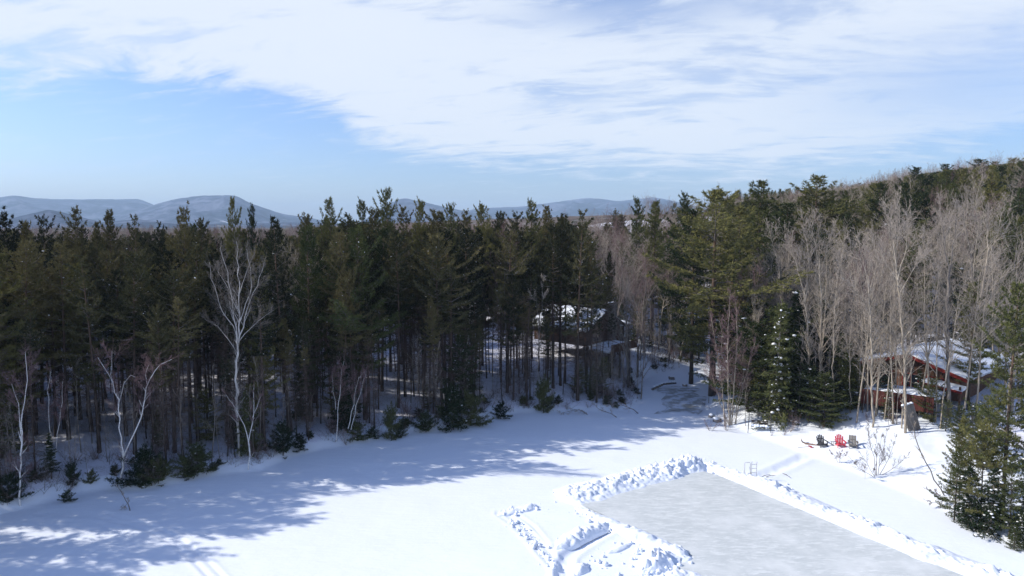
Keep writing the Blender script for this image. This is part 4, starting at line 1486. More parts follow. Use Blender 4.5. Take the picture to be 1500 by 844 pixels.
def hero(name, label, base, stems, r, barkm, twigm, seed, kid_every=0.42, klen=1.6, kspread=0.6, start=0.35, klev=2, depth=0.5, cat='tree', group=None, rmin=0.007, kids=(1.9, 1.6), upb=0.08, zoff=-0.1, fan=1.0, limbm=None):
    """stems: lists of photograph pixels from the base up; all at the base's distance, wandering a little in depth"""
    rg = np.random.default_rng(seed)
    b = P(*base)
    root = empty(name, (b.x, b.y, b.z))
    tag(root, label, cat, group)
    cfg = dict(n=[5, 5, 4, 3, 2], wob=[0.09, 0.11, 0.14, 0.17, 0.2], up=[upb, upb, 0.06, 0.05, 0.04], kids=[kids[0], kids[0], kids[1], 1.0, 0], spread=[0.6, 0.6, 0.6, 0.6, 0.6],
               ratio=[0.5, 0.5, 0.5, 0.5, 0.5], rmin=rmin, **{'from': [0.1, 0.1, 0.1, 0.1, 0]})
    segs, tsegs = [], []
    for k, (stem, rr_) in enumerate(stems):
        pts = []
        n = len(stem)
        ph = rg.random() * 6
        for i, q in enumerate(stem):
            f = i / max(n - 1, 1)
            Yd = b.y + depth * math.sin(f * 3 + ph) * f - depth * math.sin(ph) * 0
            pts.append(np.array(at_depth(q[0], q[1], Yd)) - np.array([b.x, b.y, b.z]))
        if k == 0 or stem[0] == stems[0][0][0]:
            pts[0] = pts[0] * 0 + np.array([pts[0][0] if stem[0] != base else 0, 0, zoff])
        # resample with a wobble
        pts = np.array(pts)
        sl = np.concatenate([[0], np.cumsum(np.linalg.norm(pts[1:] - pts[:-1], axis=1))])
        L = sl[-1]
        m_ = max(int(L / 0.7), 4)
        t = np.linspace(0, L, m_ + 1)
        q = np.stack([np.interp(t, sl, pts[:, i]) for i in range(3)], -1)
        q[1:] += rg.normal(0, 0.045, q[1:].shape)
        r0, r1 = (rr_ if isinstance(rr_, tuple) else (r * rr_, 0.014))
        rad = r0 + (r1 - r0) * (t / L) ** 0.85
        for i in range(m_):
            tsegs.append((q[i], q[i + 1], rad[i], rad[i + 1], 0))
            f = (i + 0.5) / m_
            if f > start:
                d = (q[i + 1] - q[i]); d /= np.linalg.norm(d)
                nk = 0.7 / kid_every
                nk = int(nk) + (rg.random() < nk % 1)
                for j in range(nk):
                    rnd = rg.normal(size=3); perp = np.cross(d, rnd); perp /= np.linalg.norm(perp)
                    perp *= np.array([1, fan, 1])
                    nd = d * math.cos(kspread) + perp * math.sin(kspread); nd /= np.linalg.norm(nd)
                    ll = klen * (1.25 - 0.85 * (f - start) / (1 - start)) * rg.uniform(0.55, 1.25)
                    grow(rg, q[i] + (q[i + 1] - q[i]) * rg.random(), nd, ll, min(rad[i] * 0.5, 0.012 + 0.014 * ll), 4 - klev - 1 if klev < 3 else 1, 4 - 1, segs, cfg)
        # tip
        grow(rg, q[-1], (q[-1] - q[-2]) / np.linalg.norm(q[-1] - q[-2]), klen * 0.5, r1, 2, 3, segs, cfg)
    al = tsegs + [(a, b_, c, d, 1) for a, b_, c, d, e in segs]
    tm, cm = seg_meshes(al, barkm, limbm or barkm, twigm)
    obj('trunk', tm, root)
    obj('crown', cm, root)
    keep_out.append((b.x, b.y, 0.7))
    return root


BI, TW = M['birch'], M['twig']
hero('birch', 'big pale bare tree, the tallest leafless one, standing out before the dark pines', (350, 668),
     [([(350, 668), (347, 600), (346, 540), (349, 505)], (0.114, 0.086)),
      ([(349, 505), (343, 455), (333, 400), (322, 362)], (0.067, 0.011)), ([(349, 505), (352, 450), (349, 400), (346, 352)], (0.074, 0.011)),
      ([(349, 505), (362, 455), (376, 420), (386, 385)], (0.060, 0.010)), ([(346, 490), (328, 460), (312, 420), (306, 385)], (0.040, 0.009)),
      ([(352, 470), (366, 430), (368, 395), (362, 365)], (0.037, 0.009)), ([(349, 520), (336, 500), (318, 478), (302, 468)], (0.034, 0.007)), ([(350, 500), (370, 478), (390, 462), (402, 455)], (0.030, 0.007)),
      ([(344, 440), (330, 415), (318, 398)], (0.027, 0.007)), ([(351, 430), (360, 400), (372, 372)], (0.027, 0.007))],
     0.17, M['bark_pale'], M['bark_grey'], 1, 0.40, 1.8, 0.55, 0.2, 2, 0.9, kids=(1.9, 1.5), rmin=0.006, limbm=M['bark_pale'])
hero('birch', 'white birch parted low in a V with one stem leaning far out', (176, 712),
     [([(176, 712), (178, 690), (180, 665)], (0.074, 0.072)), ([(180, 668), (176, 625), (174, 590), (163, 555), (144, 524)], (0.057, 0.013)), ([(174, 590), (180, 565), (196, 545), (200, 552)], (0.023, 0.009)),
      ([(180, 672), (195, 640), (208, 605), (215, 562), (232, 535), (250, 527)], (0.064, 0.013)), ([(215, 562), (213, 545), (220, 535)], (0.020, 0.007)), ([(166, 560), (162, 535), (166, 515)], (0.020, 0.007))],
     0.1, BI, M['twig_red'], 2, 0.34, 2.0, 0.6, 0.4, 2, 0.5, rmin=0.006)
hero('birch', 'slim white birch close to the edge of the picture with two upright stems', (30, 742),
     [([(30, 742), (30, 700), (32, 650)], (0.057, 0.050)), ([(32, 650), (29, 610), (24, 580), (19, 562)], (0.040, 0.010)), ([(32, 650), (34, 600), (38, 560), (37, 515)], (0.044, 0.010))],
     0.08, BI, M['twig_red'], 3, 0.36, 1.8, 0.7, 0.4, 2, 0.4)
hero('birch', 'pair of thin white birch stems rising among young shore brush', (73, 693),
     [([(73, 693), (73, 620), (71, 570), (75, 545)], (0.034, 0.009)), ([(78, 690), (84, 640), (90, 600), (91, 560)], (0.030, 0.009))], 0.05, BI, M['twig_red'], 4, 0.4, 1.5, 0.6, 0.45, 2, 0.4)
hero('birch', 'small forked white birch at the snow edge below the tallest bare tree', (364, 690),
     [([(364, 690), (366, 660), (364, 645)], (0.057, 0.050)), ([(364, 648), (354, 615), (340, 588), (328, 575)], (0.034, 0.009)), ([(364, 648), (370, 620), (373, 585), (372, 565)], (0.037, 0.009)), ([(370, 612), (380, 590), (383, 580)], (0.017, 0.007))],
     0.08, BI, M['twig_red'], 5, 0.55, 1.0, 0.6, 0.3, 2, 0.4)
hero('birch', 'crooked white birch with three slender stems in the middle of the wooded shore', (492, 650),
     [([(492, 650), (494, 610), (498, 565), (503, 530)], (0.040, 0.009)), ([(510, 628), (518, 590), (522, 560), (534, 545)], (0.037, 0.009)), ([(514, 630), (522, 595), (532, 560), (537, 548)], (0.030, 0.009)), ([(492, 600), (488, 570), (486, 548)], (0.020, 0.007))],
     0.06, BI, M['twig_red'], 6, 0.36, 1.8, 0.6, 0.4, 2, 0.5)
hero('birch', 'tall white birch trunk shining high among the dark pines', (682, 570),
     [([(682, 570), (684, 520), (688, 480), (688, 452)], (0.087, 0.050)), ([(688, 452), (692, 436), (690, 425)], (0.034, 0.011)), ([(688, 466), (676, 448), (668, 438)], (0.027, 0.009))], 0.1, BI, M['twig_red'], 7, 0.45, 1.7, 0.6, 0.5, 2, 0.5)
hero('birch', 'thin leaning white birch stem just beside the tall shining birch', (655, 520), [([(655, 520), (651, 490), (644, 450), (640, 425)], (0.047, 0.011))], 0.07, BI, M['twig_red'], 8, 0.5, 1.4, 0.6, 0.4, 2, 0.3)
hero('birch', 'slim pale forked birch before the pines near the brown cabin', (790, 600), [([(790, 600), (788, 540), (790, 470)], (0.047, 0.022)), ([(790, 500), (794, 455), (796, 410)], (0.027, 0.009)), ([(789, 470), (784, 430)], (0.020, 0.007))], 0.07, M['bark_grey'], TW, 9, 0.6, 1.4, 0.6, 0.5, 2, 0.4)
# clump of grey stems at the mouth of the stream
hero('alder', 'clump of bare grey stems at the point where the stream meets the lake', (1072, 624),
     [([(1062, 622), (1058, 570), (1050, 510), (1040, 460)], (0.06, 0.012)), ([(1068, 624), (1066, 560), (1066, 490), (1070, 430)], (0.07, 0.012)), ([(1072, 624), (1076, 560), (1080, 500), (1078, 440)], (0.07, 0.012)),
      ([(1076, 625), (1086, 580), (1098, 530), (1106, 500)], (0.05, 0.012)), ([(1064, 622), (1052, 580), (1042, 545), (1036, 520)], (0.05, 0.012)), ([(1070, 624), (1070, 575), (1058, 520), (1056, 470)], (0.05, 0.012)),
      ([(1078, 625), (1080, 590), (1090, 545), (1090, 510)], (0.045, 0.01))], 0.06, M['bark_aspen'], M['twig_red'], 10, 0.34, 1.7, 0.6, 0.3, 2, 1.0, kids=(1.8, 1.5))
AS = M['bark_aspen']
asp = [
    ((1187, 606), [([(1187, 606), (1186, 540), (1182, 470), (1178, 430)], (0.096, 0.060)), ([(1178, 430), (1168, 390), (1152, 350), (1140, 325)], (0.048, 0.010)), ([(1180, 440), (1186, 390), (1180, 345), (1176, 320)], (0.048, 0.010))], 'bare aspen with a bronze trunk nearest the snowy young spruce'),
    ((1203, 600), [([(1203, 600), (1202, 520), (1203, 440), (1200, 390)], (0.112, 0.068)), ([(1200, 390), (1192, 350), (1190, 310)], (0.048, 0.010)), ([(1201, 400), (1212, 360), (1222, 330)], (0.044, 0.010)), ([(1202, 430), (1225, 395), (1238, 370)], (0.036, 0.010)), ([(1202, 420), (1186, 395), (1170, 372)], (0.032, 0.009))], 'bare aspen with a thick straight trunk and a broad twiggy crown, midway along the slope'),
    ((1224, 612), [([(1224, 612), (1220, 540), (1222, 460), (1228, 400), (1238, 345)], (0.068, 0.010))], 'slim pale aspen leaning slightly between two stouter ones'),
    ((1278, 628), [([(1278, 628), (1277, 540), (1276, 470), (1272, 420)], (0.096, 0.060)), ([(1272, 420), (1264, 380), (1256, 345)], (0.040, 0.010)), ([(1274, 430), (1284, 385), (1280, 350)], (0.040, 0.010)), ([(1275, 455), (1252, 425), (1238, 405)], (0.032, 0.009))], 'bare aspen standing just before the end of the red cabin deck'),
    ((1326, 636), [([(1326, 636), (1326, 560), (1322, 480), (1314, 400)], (0.120, 0.076)), ([(1314, 400), (1308, 350), (1304, 300)], (0.056, 0.010)), ([(1315, 410), (1328, 360), (1330, 310)], (0.048, 0.010)), ([(1318, 420), (1296, 380), (1278, 350)], (0.036, 0.010)), ([(1318, 430), (1340, 390), (1352, 350)], (0.032, 0.009))], 'tall aspen whose trunk rises before the red roof edge'),
    ((1312, 600), [([(1312, 600), (1312, 520), (1311, 430), (1310, 370)], (0.088, 0.051)), ([(1310, 370), (1300, 330), (1296, 298)], (0.040, 0.010)), ([(1310, 380), (1318, 330), (1318, 290)], (0.040, 0.010))], 'straight bronze aspen close behind the tallest one'),
    ((1391, 612), [([(1391, 612), (1388, 540), (1388, 450), (1390, 400)], (0.192, 0.111)), ([(1390, 400), (1382, 350), (1376, 290)], (0.064, 0.012)), ([(1389, 410), (1398, 350), (1402, 295)], (0.064, 0.012)), ([(1389, 440), (1370, 400), (1356, 360)], (0.048, 0.010)), ([(1389, 470), (1420, 462), (1455, 455), (1478, 440)], (0.056, 0.012)), ([(1389, 500), (1360, 495), (1335, 505)], (0.032, 0.009))], 'stout grey tree with a long sideways limb beside the snowy cabin roof'),
    ((1440, 560), [([(1440, 560), (1432, 490), (1438, 430), (1448, 370)], (0.120, 0.068)), ([(1448, 370), (1446, 330), (1440, 290)], (0.048, 0.010)), ([(1447, 380), (1462, 340), (1472, 300)], (0.048, 0.010)), ([(1440, 440), (1462, 410), (1490, 385)], (0.040, 0.010))], 'pale branching aspen rising above the dark corner pine'),
    ((1424, 552), [([(1424, 552), (1420, 480), (1424, 420), (1422, 370)], (0.096, 0.051)), ([(1422, 370), (1414, 330), (1410, 300)], (0.040, 0.010)), ([(1422, 380), (1432, 335), (1428, 300)], (0.036, 0.010))], 'grey bare tree between the stout limbed tree and the pale branching aspen'),
    ((1140, 575), [([(1140, 575), (1146, 500), (1144, 430), (1140, 380)], (0.064, 0.034)), ([(1140, 380), (1130, 350), (1124, 330)], (0.024, 0.009))], 'thin pale aspen rising behind the snowy young spruce'),
    ((1246, 606), [([(1246, 606), (1244, 520), (1250, 440), (1256, 400)], (0.056, 0.010))], 'thin grey sapling-like aspen in the gap left of the red cabin deck'),
]
for k, (b_, st, lab) in enumerate(asp):
    hero('aspen', lab, b_, [([tuple(q) for q in s], r_) for s, r_ in st], 0.12, AS if k not in (6, 8) else M['bark_grey'], M['twig'], 60 + k, 0.38, 2.2, 0.52, 0.3, 2, 1.4, group='bare aspens before the red-edged cabin', kids=(1.4, 0.9), rmin=0.011)
# leaning bare branch on the right shore and bare shore shrubs
hero('leaning_sapling', 'long thin dead sapling leaning over the right shore snow', (1384, 728), [([(1384, 728), (1362, 690), (1345, 655), (1338, 625), (1325, 592), (1310, 568)], (0.05, 0.015))], 0.05, M['bark_grey'], TW, 30, 0.7, 0.9, 0.7, 0.3, 2, 0.6)
hero('bare_shrub', 'largest leafless shrub, fanning out of the snow beyond the garden chairs', (1283, 698),
     [([(1283, 698), (1280, 670), (1272, 640), (1268, 612)], (0.024, 0.006)), ([(1284, 697), (1285, 660), (1283, 625)], (0.024, 0.006)), ([(1286, 697), (1294, 660), (1300, 630)], (0.02, 0.006)), ([(1287, 698), (1302, 672), (1314, 640)], (0.02, 0.006)),
      ([(1281, 698), (1266, 672), (1256, 655)], (0.017, 0.005)), ([(1286, 697), (1290, 670), (1291, 640)], (0.017, 0.005)), ([(1280, 699), (1258, 685), (1246, 672)], (0.02, 0.006)), ([(1288, 698), (1312, 684), (1328, 668)], (0.02, 0.006))],
     0.02, M['bark_shrub'], M['bark_shrub'], 31, 0.3, 0.8, 0.5, 0.25, 2, 0.9, cat='shrub', rmin=0.004)
hero('bare_shrub', 'small twiggy shrub in the snow in front of the red chair', (1228, 678),
     [([(1228, 678), (1222, 668), (1216, 662)], (0.014, 0.006)), ([(1229, 678), (1230, 666), (1233, 658)], (0.014, 0.006)), ([(1228, 678), (1236, 668), (1240, 664)], (0.012, 0.005))], 0.014, M['bark_grey'], M['twig_red'], 32, 0.3, 0.5, 0.6, 0.2, 2, 0.4, cat='shrub', rmin=0.004)
hero('bare_shrub', 'little dark upright seedling below the largest leafless shrub', (1281, 702),
     [([(1281, 702), (1282, 690), (1284, 678)], (0.02, 0.006)), ([(1267, 701), (1267, 690), (1264, 680)], (0.012, 0.005))], 0.014, M['bark_grey'], M['twig_red'], 33, 0.25, 0.35, 0.6, 0.2, 2, 0.3, cat='shrub', rmin=0.004)
hero('bare_branch', 'low dead branch lying along the snow by the corner spruces', (1398, 740),
     [([(1398, 740), (1385, 733), (1370, 737), (1356, 733)], (0.03, 0.006)), ([(1385, 733), (1372, 722), (1358, 716)], (0.02, 0.005))], 0.03, M['bark_grey'], M['twig_red'], 34, 0.5, 0.6, 0.6, 0.2, 2, 0.3, cat='branch')
hero('dead_stick', 'fallen dead stick slanting down the snow below the V-shaped birch', (191, 750),
     [([(191, 750), (183, 732), (174, 714)], (0.035, 0.02)), ([(186, 738), (182, 744)], (0.015, 0.006))], 0.03, M['bark_grey'], TW, 35, 0.9, 0.5, 0.6, 0.3, 2, 0.2, cat='stick')
for k, (b_, st, lab) in enumerate((((936, 606), [(936, 606), (926, 598), (910, 593), (890, 592)], 'arching fallen branch at the snow edge left of the stream'),
                                   ((862, 608), [(862, 608), (852, 601), (838, 600), (822, 606)], 'low curved fallen branch under the pines before the cabin'),
                                   ((905, 612), [(905, 612), (892, 604), (878, 600), (868, 590)], 'spindly fallen limb between two others on the shore'))):
    hero('fallen_branch', lab, b_, [(st, (0.05, 0.012))], 0.05, M['bark_grey'], TW, 40 + k, 0.4, 0.9, 0.7, 0.1, 2, 0.4, cat='branch')
# fallen log at the stream with snow on it
p0, p1 = gpt(955, 572), gpt(990, 566)
mb = MB(); mb.tube([p0 + Vector((0, 0, .1)), (p0 + p1) / 2 + Vector((0, 0, .5)), p1 + Vector((0, 0, .35))], [0.14, 0.13, 0.1], 8)
lg = mb.build('fallen_log', M['bark_grey'], smooth=True); tag(lg, 'snow-topped log fallen across the bank of the icy stream', 'log')
V, F = blobs(np.array([tuple(p0 + (p1 - p0) * f + Vector((0, 0, 0.2 + 0.9 * f * (1 - f) + 0.25 * f + 0.12))) for f in np.linspace(0.1, 0.95, 9)]), [0.2] * 9, 7, 0.5)
obj('snow_cap', mesh_np('snow_cap', V, F, M['snow']), lg)
rocks = ((984, 556, 0.45), (1003, 566, 0.35), (1042, 612, 0.4), (1050, 618, 0.55), (1012, 549, 0.4))
for k, (px, py, s) in enumerate(rocks):
    b_ = P(px, py)
    V, F = blobs(np.array([(0, 0, 0.1)]), [s], 60 + k, 0.7)
    o = obj('rock', mesh_np('rock', V, F, M['stone_a']), None, b_)
    tag(o, ['dark rock showing above the stream ice on the far bank', 'dark rock beside the fallen log on the stream', 'smaller brown rock at the stream mouth by the grey stems',
            'bigger rock at the foot of the clump of grey stems', 'farthest rock up the stream bed'][k], 'rock')
    V, F = blobs(np.array([(0, 0, 0.1 + s * 0.42)]), [s * 0.75], 70 + k, 0.45)
    obj('snow_cap', mesh_np('snow_cap', V, F, M['snow']), o)

# snowy young spruce, big white pine, corner pines
p = P(1137, 618)
t_ = put_tree('spruce', SNOWY[0], p.x, p.y, s=1.0, label='young spruce carrying white clumps of snow on every branch', cat='tree')
H_ = at_depth(1140, 440, p.y).z - p.z
t_.scale = (H_ / 9 * 0.85,) * 2 + (H_ / 9,)
keep_out.append((p.x, p.y, 1.6))


def hero_conifer(name, meshes, Hm, base, top, label, wscale=1.0, Y=None, group=None, rz=0.0):
    if Y is None:
        b = P(*base)
        x, y = b.x, b.y
    else:
        v = at_depth(base[0], 400, Y)
        x, y = v.x, Y
    z = gz(x, y) - 0.1
    zt = at_depth(top[0], top[1], y).z
    s = (zt - z) / Hm
    o = put_tree(name, meshes, x, y, z, s, rz, label, 'tree', group, sxy=s * wscale)
    keep_out.append((x, y, 1.3))
    return o


hero_conifer('white_pine', WHITE[0], 20, (1048, 0), (1050, 281), 'broad layered pine, the big green one at the head of the stream', 1.35, Y=78)
hero_conifer('white_pine', WHITE[2], 20, (1016, 0), (1022, 312), 'greener narrower pine close to the big layered one', 0.95, Y=84)
hero_conifer('white_pine', WHITE[1], 20, (957, 0), (958, 298), 'rounded pine rising above the bare woods behind the chimney', 0.85, Y=108)
hero_conifer('white_pine', WHITE[3], 20, (1000, 0), (1000, 283), 'flat-topped pine standing above its neighbours against the mountains', 0.7, Y=125)
hero_conifer('white_pine', WHITE[3], 20, (932, 0), (932, 291), 'thin ragged pine on the skyline beside the flat-topped one', 0.6, Y=118, rz=1)
hero_conifer('white_pine', WHITE[1], 20, (1112, 0), (1115, 268), 'feathery pine between the big layered pine and the dark round one', 1.25, Y=108, rz=2)
hero_conifer('white_pine', WHITE[2], 20, (1190, 0), (1190, 262), 'dark round-crowned pine alone above the bare crowns', 1.45, Y=112, rz=1)
hero_conifer('white_pine', WHITE[0], 20, (1334, 0), (1334, 246), 'dark pine on the hill crest, first of the high ones', 1.3, Y=150, rz=2)
hero_conifer('white_pine', WHITE[1], 20, (1376, 0), (1376, 242), 'pointed pine on the hill crest next to the first high one', 1.2, Y=150, rz=4)
for k, (px, py) in enumerate(((1424, 234), (1446, 238), (1472, 234), (1496, 230), (1515, 226), (1400, 250))):
    hero_conifer('white_pine', WHITE[k % 4], 20, (px, 0), (px, py), 'dark pine in the dense row on the top of the hill at the picture edge', 1.35, Y=150 + 4 * (k % 3), group='pines crowning the hill', rz=k)
for k, (px, py, Y, w_) in enumerate(((1082, 304, 96, 1.2), (1150, 300, 104, 1.2), (1228, 296, 118, 1.2), (1262, 286, 128, 1.1), (1296, 276, 140, 1.2), (985, 335, 100, 1.0), (1130, 380, 84, 1.2), (1075, 360, 88, 1.1))):
    hero_conifer('white_pine', WHITE[k % 4], 20, (px, 0), (px, py), 'dark green pine on the rise between the big layered pine and the hill crest', w_, Y=Y, group='pines up the rise behind the stream', rz=k * 1.1)
for k, (px, py, Y, w_) in enumerate(((811, 330, 77, 0.9), (829, 345, 79, 0.75), (846, 338, 78, 0.8), (861, 352, 80, 0.7), (893, 372, 83, 0.45))):
    hero_conifer('red_pine', RED[2 if k % 2 else 5], 19, (px, 0), (px, py), 'slim pine whose bare trunk crosses in front of the chimney cabin', w_, Y=Y, group='slim pines before the chimney cabin', rz=k * 2)
# corner: two pines over snowy young spruces
hero_conifer('white_pine', WHITE[1], 20, (1467, 762), (1500, 420), 'near green pine filling the corner above the young spruces', 0.72, rz=0.5)
hero_conifer('white_pine', WHITE[3], 20, (1530, 750), (1545, 400), 'dark pine half cut off by the picture edge', 0.75, rz=1.5)
for k, (px, py, h, w_, sn) in enumerate(((1398, 762, 5.0, 1.0, 0), (1418, 772, 4.2, 1.1, 1), (1436, 766, 6.5, 0.9, 0), (1450, 784, 4.6, 1.0, 1), (1478, 790, 5.2, 1.0, 0), (1495, 800, 2.4, 1.2, 1), (1405, 735, 5.8, 0.9, 0), (1508, 775, 6.5, 0.9, 1), (1485, 808, 1.6, 1.4, 0))):
    b_ = P(px, py)
    me_ = SNOWY[0] if sn else LOOSE[k % 3]
    Hm = 9.0 if sn else 10.0
    put_tree('spruce', me_, b_.x, b_.y, s=h / Hm, sxy=h / Hm * w_ * (1.2 if sn else 0.8), rz=k * 1.3, label=('tall' if h > 5.1 else 'short') + ' shore spruce' + (' dotted with snow' if sn else '') + ' under the corner pine, ' + ('at its near edge' if py > 780 else ('in its middle' if py > 764 else 'at its far edge')), group='young spruces under the corner pine')
    keep_out.append((b_.x, b_.y, 0.6))
for k, (px, py, h, w_) in enumerate(((1095, 600, 9.0, 1.2), (1118, 606, 7.0, 1.2), (1158, 606, 8.0, 1.1), (1105, 580, 10.5, 1.2), (1172, 596, 7.5, 1.0), (1206, 626, 5.0, 1.2), (1132, 590, 10, 1.1), (1160, 575, 11, 1.1), (1260, 560, 9, 1.0), (1228, 590, 7, 1.0), (1215, 560, 9, 1.0), (1186, 618, 5.5, 1.0), (1242, 600, 6.5, 0.9), (1080, 575, 9.5, 1.0), (1196, 580, 10.5, 1.0))):
    b_ = P(px, py)
    put_tree('hemlock', (LOOSE + SPRUCE)[(k * 2) % 5], b_.x, b_.y, s=h / 10, sxy=h / 10 * w_ * 1.3, rz=k * 2.1, label=('tall' if h > 8.5 else 'low') + ' dark green hemlock in the thicket ' + near_what(px), group='hemlocks behind the stream point')
    keep_out.append((b_.x, b_.y, 1.0))

for k, (px, py, h, w_, me_) in enumerate(((1302, 612, 3.6, 1.0, SNOWY[0]), (1345, 606, 4.2, 1.1, SNOWY[0]), (1290, 600, 4.6, 0.9, LOOSE[1]), (1362, 618, 4.0, 0.9, LOOSE[2]), (1385, 632, 2.8, 1.1, LOOSE[1]),
                                          (1252, 596, 4.5, 1.0, LOOSE[0]), (1325, 600, 2.6, 1.2, SNOWY[0]), (1405, 650, 3.2, 1.0, LOOSE[0]), (1422, 665, 4.2, 1.0, LOOSE[2]), (1440, 690, 5.5, 1.0, LOOSE[0]))):
    b_ = P(px, py)
    Hm = 9.0 if me_ is SNOWY[0] else 10.0
    put_tree('hemlock', me_, b_.x, b_.y, s=h / Hm, sxy=h / Hm * w_, rz=k * 2.1, label='small snow-flecked evergreen %s, %s' % ('right before the red-edged deck' if py < 615 else 'on the snow below the red-edged deck', near_what(px)), group='small evergreens by the red-edged cabin')
    keep_out.append((b_.x, b_.y, 0.6))

# skyline pines of the shaded wood, each at its own place
sky = [(8, 314, 62), (40, 326, 64), (68, 318, 66), (118, 311, 70), (140, 330, 66), (165, 312, 72), (205, 326, 66), (232, 330, 70), (272, 306, 62), (300, 322, 70), (344, 296, 78), (372, 302, 84), (410, 330, 72),
       (452, 316, 76), (486, 297, 80), (512, 318, 72), (533, 296, 86), (552, 306, 76), (570, 283, 82), (592, 308, 88), (618, 296, 80), (640, 312, 78), (662, 304, 84), (690, 312, 78), (706, 302, 86), (733, 312, 82),
       (757, 312, 84), (779, 295, 88), (803, 306, 84), (822, 318, 78), (848, 318, 74), (866, 352, 76)]
for k, (px, py, Y) in enumerate(sky):
    w_ = 0.85 if k % 3 else 1.0
    use = WHITE[k % 4] if px in (344, 372, 486, 533, 570, 618, 662, 706, 779) else RED[k % 8]
    Hm = 20 if use in WHITE else 19
    hero_conifer('pine', use, Hm, (px, 0), (px, py), 'tall pine, tip clear of the wood, ' + near_what(px), w_ * (0.6 if Hm == 20 else 0.9) * (0.72 if px < 460 else 1.0), Y=Y, group='skyline pines of the shaded wood', rz=k * 1.7)

# ------------------------------------------------------------------ the woods
FOV = math.atan(0.75) + 0.02
cand = []
rg = np.random.default_rng(77)
gx = np.arange(-190, 230, 3.2)
gy = np.arange(10, 330, 3.2)
GXX, GYY = np.meshgrid(gx, gy)
cx_ = (GXX + rg.uniform(-1.45, 1.45, GXX.shape)).ravel()
cy_ = (GYY + rg.uniform(-1.45, 1.45, GYY.shape)).ravel()
dS, _ = seg_dist(cx_, cy_, LAKE, True)
inl = inside(cx_, cy_, LAKE)
ZZ = ground_z(cx_, cy_)
FAR_PTS = []          # (x, y, z, variant, scale xy, scale z, rot)
protos = []


def proto_index(o):
    protos.append((o.children[0] if o.children[0].name.startswith('trunk') else o.children[1], o.children[1] if o.children[1].name.startswith('crown') else o.children[0]))
    return len(protos) - 1


